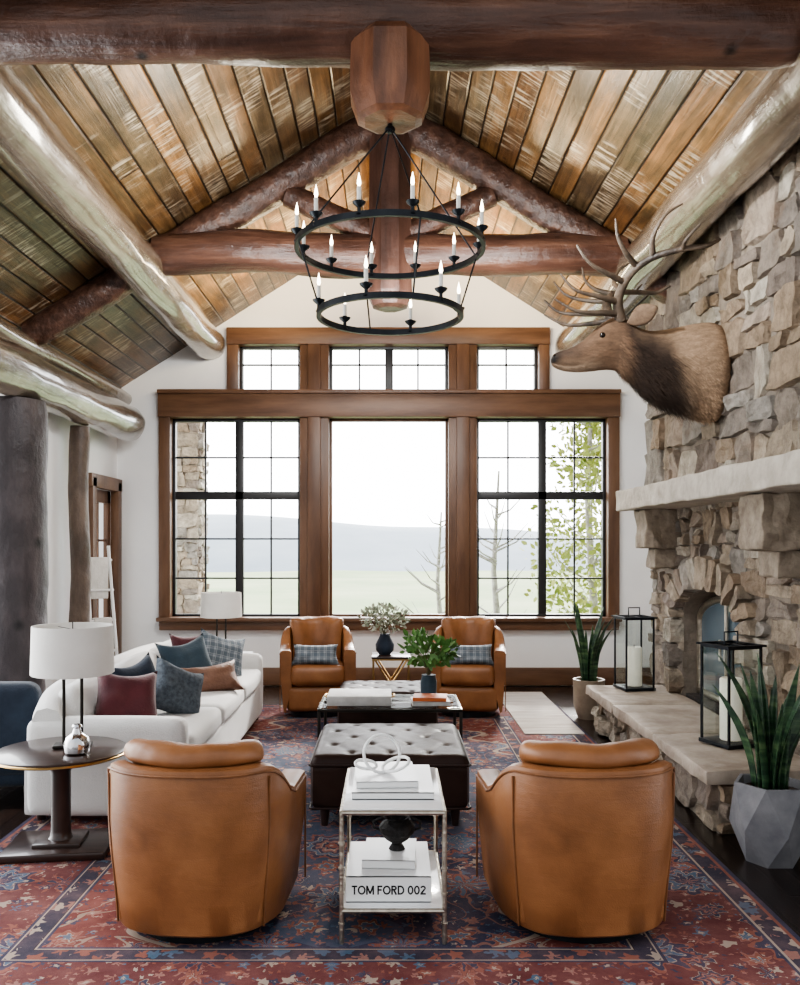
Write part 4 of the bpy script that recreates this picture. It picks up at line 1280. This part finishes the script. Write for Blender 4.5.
# ------------------------------------------------------------ sofa
sf = thing('sofa', 'ivory linen sofa with low arms and loose cushions', 'sofa', (-1.64, 6.55, RZ))
def sobj(b, n, m='sofa'): return b.obj(n, m, sf, angle=60)
SY0, SY1 = -1.57, 1.57
sobj(B().soft((.01, 0, .19), (.92, 3.1, .30), .03, 0), 'base')
b = B()
rows = []
nB = 40
for i in range(nB + 1):
    t = -1 + 2 * i / nB
    y = t * 1.55
    x = -.41 + .10 * abs(t) ** 5
    hgt = .75 - .09 * abs(t) ** 6
    row = []
    for (dx, z) in ((-.07, .06), (-.085, .3), (-.085, hgt - .07), (-.06, hgt - .015), (0, hgt), (.06, hgt - .015), (.085, hgt - .07), (.085, .3), (.07, .06)):
        row.append(b.bm.verts.new((x + dx, y, z)))
    rows.append(row)
for i in range(nB):
    for k in range(8): b.bm.faces.new((rows[i][k], rows[i][k + 1], rows[i + 1][k + 1], rows[i + 1][k]))
    b.bm.faces.new((rows[i][8], rows[i][0], rows[i + 1][0], rows[i + 1][8]))
b.bm.faces.new(rows[0]); b.bm.faces.new(rows[-1][::-1])
sobj(b, 'backrest')
for y in (SY0 + .08, SY1 - .08):
    sobj(B().soft((.02, y, .32), (.90, .16, .55), .055, .008, 14), 'arm')
for k in range(3):
    sobj(B().soft((.10, -.93 + k * .93, .40), (.76, .92, .15), .045, .018), 'seat_cushion')
    sobj(B().soft((-.24, -.93 + k * .93, .60), (.15, .90, .30), .065, .02, rot=(0, r_(-10), 0)), 'back_cushion')
for x in (-.38, .42):
    for y in (-1.45, 1.45): sobj(B().cyl((x, y, 0), (x, y, .08), .025, .03), 'leg', 'darkwood')
pil('throw_pillow', .40, .38, .16, 'maroon', (-1.62, 5.42, .655), (r_(-24), r_(6), r_(26)), 'maroon velvet pillow near the sofa arm')
pil('throw_pillow', .38, .36, .14, 'navy', (-1.68, 5.82, .69), (r_(-22), r_(-8), r_(50)), 'navy blue pillow on the ivory sofa', slouch=.12)
pil('throw_pillow', .40, .38, .16, 'slate', (-1.40, 5.80, .65), (r_(-26), r_(24), r_(38)), 'blue grey woven pillow in front of a navy pillow')
pil('throw_pillow', .44, .40, .16, 'teal', (-1.62, 7.0, .68), (r_(-22), r_(-8), r_(36)), 'dark slate blue pillow on the ivory sofa', slouch=.1)
pil('throw_pillow', .36, .34, .14, 'maroon', (-1.68, 7.42, .70), (r_(-16), 0, r_(35)), 'maroon pillow near the far sofa arm')
pil('throw_pillow', .44, .40, .16, 'plaid2', (-1.42, 7.40, .675), (r_(-20), r_(16), r_(30)), 'grey plaid pillow leaning at the far sofa arm')
pil('throw_pillow', .50, .25, .14, 'brownl', (-1.38, 6.66, .59), (r_(-26), r_(-4), r_(26)), 'brown leather lumbar pillow with small buttons')

nc = thing('navy_armchair', 'navy upholstered armchair behind the ivory sofa', 'armchair', (-2.56, 5.75, 0), (0, 0, r_(10)))
B().soft((0, 0, .27), (.62, .7, .34), .05, .02).obj('seat', 'navy', nc)
B().soft((.0, -.30, .46), (.64, .2, .56), .07, .01).obj('backrest', 'navy', nc)
for s in (-1, 1): B().soft((s * .27, .02, .40), (.14, .66, .34), .05, .0).obj('arm', 'navy', nc)
for x in (-1, 1):
    for y in (-1, 1): B().cyl((x * .24, y * .28, 0), (x * .24, y * .28, .14), .015, .025).obj('leg', 'darkwood', nc)

# ------------------------------------------------------------ pedestal table and lamps
pt = thing('pedestal_table', 'round dark wood pedestal table with brass rim', 'table', (-1.72, 4.6, RZ))
B().lathe([(.10, .485), (.325, .49), (.335, .50), (.335, .515), (.325, .52), (.0005, .52)], seg=48).obj('table_top', 'darkwood', pt)
B().lathe([(.336, .494), (.341, .497), (.341, .504), (.336, .507)], seg=48, caps=False).obj('brass_rim', 'brass', pt)
B().lathe([(.07, .05), (.055, .07), (.05, .10), (.05, .40), (.055, .43), (.08, .46), (.12, .49)], seg=28).obj('pedestal', 'darkwood', pt)
B().box((0, 0, .02), (.52, .40, .04), .008, rot=(0, 0, .12)).box((0, 0, .048), (.24, .22, .025), .006, rot=(0, 0, .12)).obj('flat_base', 'darkwood', pt)
def lamp(loc, label, s=1):
    t = thing('table_lamp', label, 'lamp', loc, (0, 0, .2), 'drum shade table lamps', (s, s, s))
    b = B().lathe([(.205, .385), (.205, .39), (.212, .39), (.205, .64), (.198, .64), (.205, .385)], seg=48, caps=False)
    b.obj('lamp_shade', 'shade', t, angle=50)
    b = B().box((0, 0, .008), (.19, .10, .016), .004)
    for x in (-.045, .045): b.cyl((x, 0, .01), (x, 0, .50), .009, seg=12)
    b.box((0, 0, .50), (.12, .03, .015), .003)
    b.obj('twin_stem', 'iron', t)
    B().lathe([(.012, .50), (.012, .53), (.03, .55), (.03, .58), (.012, .60)], seg=16).obj('bulb', 'wax', t)
    b = B()
    for k in range(3):
        a = k * 2.094
        b.cyl((0, 0, .62), (math.cos(a) * .2, math.sin(a) * .2, .62), .002, seg=6)
    b.cyl((0, 0, .50), (0, 0, .66), .003, seg=6)
    b.obj('shade_spider', 'iron', t)
    return t
PZ = RZ + .521
l1 = lamp((-1.68, 4.66, PZ), 'white drum shade lamp with twin dark stems on pedestal table')
v = thing('silver_bottle', 'polished silver bulbous decanter on the dark round table', 'bottle', (-1.60, 4.50, PZ))
B().lathe([(.04, 0), (.06, .01), (.066, .05), (.055, .085), (.025, .105), (.018, .13), (.026, .14), (.02, .15), (.001, .155)], seg=28).obj('decanter', 'chrome', v)
ft = thing('end_table', 'pale painted end table behind the sofa arm', 'table', (-1.60, 8.45, RZ))
B().box((0, 0, .52), (.5, .5, .03), .006).obj('table_top', 'whiteg', ft)
for x in (-1, 1):
    for y in (-1, 1): B().box((x * .21, y * .21, .255), (.035, .035, .50), .004).obj('leg', 'whiteg', ft)
copything(l1, (-1.62, 8.45, .536 + RZ), scale=(.93, .93, .93), label='white drum shade lamp with dark stems on end table')

# ------------------------------------------------------------ ladder
ld = thing('blanket_ladder', 'white wooden ladder leaning on the wall holding white throws', 'ladder', (-2.80, 8.72, 0), (0, 0, r_(-48)), scale=(.88, .82, .97))
b = B()
for y in (-.17, .17): b.tube([(0, y, 0), (-.26, y * .8, 1.64)], .020, 8)
for k in range(5):
    f = .15 + k * .19
    b.cyl((-.26 * f, -.17, 1.64 * f), (-.26 * f, .17, 1.64 * f), .013, seg=8)
b.obj('rails_and_rungs', 'whiteg', ld)
for f, h in ((.91, .42), (.53, .34)):
    b = B()
    x, z = -.26 * f, 1.64 * f
    b.box((x + .03, 0, z - h / 2 + .02), (.02, .22, h), .008).box((x - .03, 0, z - h / 2 + .06), (.02, .22, h - .08), .008).box((x, 0, z + .02), (.08, .22, .02), .008)
    b.obj('throw_blanket', 'blanket', ld)

# ------------------------------------------------------------ snake plants
def snake(loc, potb, potmat, h, r, label, n=11, seed=1, zmin=.45, zmax=.75):
    t = thing('snake_plant', label, 'plant', loc, group='potted snake plants')
    potb.obj('planter', potmat, t, angle=20)
    B().lathe([(r * .9, h - .04), (.001, h - .03)], seg=16, caps=False).obj('soil', 'soil', t)
    rr = random.Random(seed)
    b = B()
    for i in range(n):
        a = 2 * math.pi * i / n + rr.uniform(-.3, .3)
        rad = r * .5 * rr.uniform(.3, 1)
        L = rr.uniform(zmin, zmax)
        lean = rr.uniform(.1, .42)
        p0 = Vector((math.cos(a) * rad, math.sin(a) * rad, h - .04))
        out = Vector((math.cos(a), math.sin(a), 0))
        yaw = rr.uniform(0, 3.14)
        rows = []
        m = 12
        for k in range(m + 1):
            f = k / m
            w = .026 * (math.sin(math.pi * min(1, f * .55 + .28)) if f < .7 else math.sin(math.pi * (.7 * .55 + .28)) * max(0.0, 1 - (f - .7) / .3) ** .8) + .001
            c = p0 + out * (lean * L * f * f) + Vector((0, 0, L * f * (1 - .1 * lean * f)))
            yw = yaw + f * .8
            sd = Vector((math.cos(yw), math.sin(yw), 0)); nn = Vector((-math.sin(yw), math.cos(yw), 0))
            rows.append([b.bm.verts.new(c + sd * w * q + nn * w * .35 * (q * q)) for q in (-1, -.5, 0, .5, 1)])
        for k in range(m):
            for q in range(4): b.bm.faces.new((rows[k][q], rows[k][q + 1], rows[k + 1][q + 1], rows[k + 1][q]))
    o = b.obj('leaves', 'snake', t, fix=False)
    md = o.modifiers.new('s', 'SOLIDIFY'); md.thickness = .004
    return t
def facetpot(r0, r1, r2, h):
    """faceted planter: triangulated band between offset hexagons"""
    b = B()
    def ring(r, z, off, n=6): return [b.bm.verts.new((r * math.cos(2 * math.pi * (k + off) / n), r * math.sin(2 * math.pi * (k + off) / n), z)) for k in range(n)]
    a = ring(r0, 0, 0); c = ring(r1, h * .45, .5); d = ring(r2, h, 0); e = ring(r2 * .9, h, 0); f = ring(r2 * .85, h - .05, 0)
    for k in range(6):
        q = (k + 1) % 6
        b.bm.faces.new((a[k], a[q], c[k])); b.bm.faces.new((a[q], c[q], c[k]))
        b.bm.faces.new((c[k], d[q], d[k])); b.bm.faces.new((c[k], c[q], d[q]))
        b.bm.faces.new((d[k], d[q], e[q], e[k])); b.bm.faces.new((e[k], e[q], f[q], f[k]))
    b.bm.faces.new(a[::-1]); b.bm.faces.new(f)
    return b
snake((1.93, 4.46, 0), facetpot(.125, .20, .185, .40), 'potgrey', .40, .16, 'tall snake plant in a faceted grey concrete planter', 17, 5, .45, .72)
pb = B().lathe([(.10, 0), (.14, .12), (.145, .36), (.125, .36), (.12, .33)], seg=28)
snake((1.84, 8.14, 0), pb, 'potbrn', .37, .13, 'snake plant in a bronze pot beyond the hearth', 14, 9, .5, .8)

# ------------------------------------------------------------ lanterns
def lantern(loc, rot):
    t = thing('lantern', 'black metal open frame lantern with glass on the hearth', 'lantern', loc, (0, 0, rot), 'hearth lanterns')
    b = B(); w = .12
    b.box((0, 0, .012), (.27, .27, .024), .004)
    for x in (-w, w):
        for y in (-w, w): b.box((x, y, .31), (.013, .013, .58))
    for s in (-w, w): b.box((0, s, .60), (.252, .013, .013)); b.box((s, 0, .60), (.013, .252, .013))
    for s in (-w, w): b.box((0, s * 1.1, .612), (.29, .02, .012)); b.box((s * 1.1, 0, .612), (.02, .29, .012))
    b.box((0, 0, .612), (.02, .26, .010)); b.box((0, 0, .612), (.26, .02, .010))
    b.tube([Vector((-.05, 0, .615)), Vector((-.05, 0, .69)), Vector((.05, 0, .69)), Vector((.05, 0, .615))], .006, 8)
    b.obj('frame', 'black', t)
    b = B()
    for s in (-w, w):
        b.box((0, s, .31), (.22, .003, .56)); b.box((s, 0, .31), (.003, .22, .56))
    b.obj('glass_panes', 'glass', t)
HZ = .376
lantern((2.10, 5.42, HZ), .35); lantern((2.08, 7.50, HZ), .15)
for (x, y, h) in ((2.10, 5.42, .38), (2.08, 7.50, .33)):
    cnd = thing('pillar_candle', 'thick ivory pillar candle inside a black lantern', 'candle', (x, y, HZ + .026), group='pillar candles')
    B().lathe([(.06, 0), (.066, .005), (.066, h - .01), (.058, h), (.02, h - .008), (.001, h - .01)], seg=28).obj('wax', 'wax', cnd)
    B().cyl((0, 0, h - .01), (0, 0, h + .02), .0025, seg=6).obj('wick', 'ink', cnd)

# ------------------------------------------------------------ outdoors
def terrain(name, mat, x0, x1, y0, y1, f, nx=60, ny=10):
    b = B(); g = []
    for i in range(nx + 1):
        row = []
        for j in range(ny + 1):
            x = x0 + (x1 - x0) * i / nx; y = y0 + (y1 - y0) * j / ny
            row.append(b.bm.verts.new((x, y, f(x, y))))
        g.append(row)
    for i in range(nx):
        for j in range(ny): b.bm.faces.new((g[i][j], g[i + 1][j], g[i + 1][j + 1], g[i][j + 1]))
    o = b.obj(name, mat, angle=180)
    return o
o = terrain('meadow', 'grass', -120, 120, 10.6, 190, lambda x, y: -3.0 + .4 * noise.noise(Vector((x * .05, y * .05, 0)))); tag(o, 'misty green meadow below the house', 'ground'); o['kind'] = 'structure'
def hf(x, y):
    t = (y - 150) / 60
    return -3.5 + math.sin(min(1, max(0, t)) * math.pi / 2) * (9.5 - x * .055 + 3 * noise.noise(Vector((x * .02, 0, 5))))
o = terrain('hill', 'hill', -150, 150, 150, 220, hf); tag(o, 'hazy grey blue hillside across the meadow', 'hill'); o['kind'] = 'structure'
b = B()
b.box((-2.66, 11.5, .6), (.40, .44, 7.4))
fs = b.bm.faces[:]; b.color(fs, (.3, .25, .2))
rubble(b, -2.86, -2.46, -1, 4.2, lambda u, v, d: Vector((u, 11.28 - d, v)), mw=.3, mh=.2)
rubble(b, 11.28, 11.72, -1, 4.2, lambda u, v, d: Vector((-2.46 + d, u, v)), mw=.3, mh=.2)
o = b.obj('stone_column', 'stone', angle=25); tag(o, 'exterior rubble stone porch column outside the window', 'column')
def tree(loc, h, seed, leafm, nl, label, lsz=.14, spread=1.3):
    rr = random.Random(seed)
    t = thing('birch_tree', label, 'tree', loc, group='trees outside the windows')
    b = B()
    b.tube([(0, 0, 0), (.1, 0, h * .3), (-.05, .1, h * .65), (.05, 0, h)], [.11, .09, .06, .02], 10)
    tips = []
    for i in range(26):
        z = h * rr.uniform(.3, .95); a = rr.uniform(0, 6.28); L = spread * (1.1 - z / h) * rr.uniform(.6, 1.2) + .3
        p0 = Vector((0, 0, z)); p2 = p0 + Vector((math.cos(a) * L, math.sin(a) * L, L * .7)); p1 = p0.lerp(p2, .5) + Vector((0, 0, -.1))
        b.tube([p0, p1, p2], [.028, .016, .005], 6); tips += [p1, p2, p0.lerp(p2, .75)]
    b.obj('trunk', 'bark', t)
    if nl:
        b = B()
        for k, p in enumerate(tips): foliage(b, p, (.45, .45, .45), nl, lsz, seed * 100 + k)
        b.obj('foliage', leafm, t, fix=False)
tree((4.0, 17.5, -3.0), 8.5, 3, 'yleaf', 34, 'autumn yellow green tree outside the window')
tree((4.9, 19.5, -3.0), 8.0, 5, 'yleaf', 34, 'autumn yellow green tree outside the window')
tree((2.3, 19.0, -3.0), 6.2, 7, 'yleaf', 0, 'bare pale birch with thin branches')
tree((1.35, 24.0, -3.0), 5.5, 11, 'yleaf', 0, 'bare pale birch with thin branches')

# ------------------------------------------------------------ light
w = bpy.data.worlds.new('world'); SC.world = w; w.use_nodes = True
nt = w.node_tree; bg = nt.nodes['Background']
tc = N(nt, 'ShaderNodeTexCoord'); sp = N(nt, 'ShaderNodeSeparateXYZ', Vector=tc.outputs['Generated'])
nt.links.new(ramp(nt, sp.outputs[2], [(0, (.95, .97, 1)), (.25, (1, 1, 1)), (1, (.82, .90, 1))]), bg.inputs[0])
# overcast sky, brightest toward the valley and the morning side
g1 = math_(nt, 'MULTIPLY_ADD', sp.outputs[1], .5, .5)
g1 = ramp(nt, g1, [(.30, (.095, .095, .095)), (.62, (1, 1, 1))])
g2 = math_(nt, 'MULTIPLY', math_(nt, 'MAXIMUM', math_(nt, 'MULTIPLY', sp.outputs[0], -1.0), 0.0), 1.1)
nt.links.new(math_(nt, 'ADD', math_(nt, 'MULTIPLY', g1, 9.5), g2), bg.inputs[1])
def area(name, loc, target, sx, sy, e, col=(1, 1, 1)):
    l = bpy.data.lights.new(name, 'AREA'); l.shape = 'RECTANGLE'; l.size = sx; l.size_y = sy; l.energy = e; l.color = col
    o = bpy.data.objects.new(name, l); COL.objects.link(o); o.location = loc
    o.rotation_euler = (Vector(target) - Vector(loc)).to_track_quat('-Z', 'Y').to_euler(); return o
sun = bpy.data.lights.new('sun', 'SUN'); sun.energy = 8.0; sun.angle = r_(8); sun.color = (1, .96, .9)
so = bpy.data.objects.new('sun', sun); COL.objects.link(so); so.rotation_euler = Vector((-.25, -1, -.62)).to_track_quat('-Z', 'Y').to_euler()
for s in (-1, 1):
    # unseen fill lamps added to brighten the ceiling boards and purlin logs
    area('ceiling_fill', (s * .9, 6.2, 3.7), (s * 1.8, 5.6, 4.6), .2, .6, 24, (1, .92, .78))
    area('ceiling_fill', (s * .8, 8.5, 3.9), (s * 1.2, 8.6, 4.9), .4, 1.2, 95, (1, .80, .50))  # added for a warm glow behind the far truss, no fixture there
    area('log_fill', (s * .7, 5.0, 3.6), (s * 2.1, 6.6, 3.9), .12, .12, 44, (.95, .98, 1))  # unseen lamp added for highlights along the purlin logs
area('gable_fill', (0, 6.6, 3.5), (0, 10, 2.4), 2.4, .3, 70, (1, .98, .95))  # unseen fill lamp added to brighten the gable wall
try:
    SC.view_settings.look = 'AgX - Medium High Contrast'
except Exception:
    pass
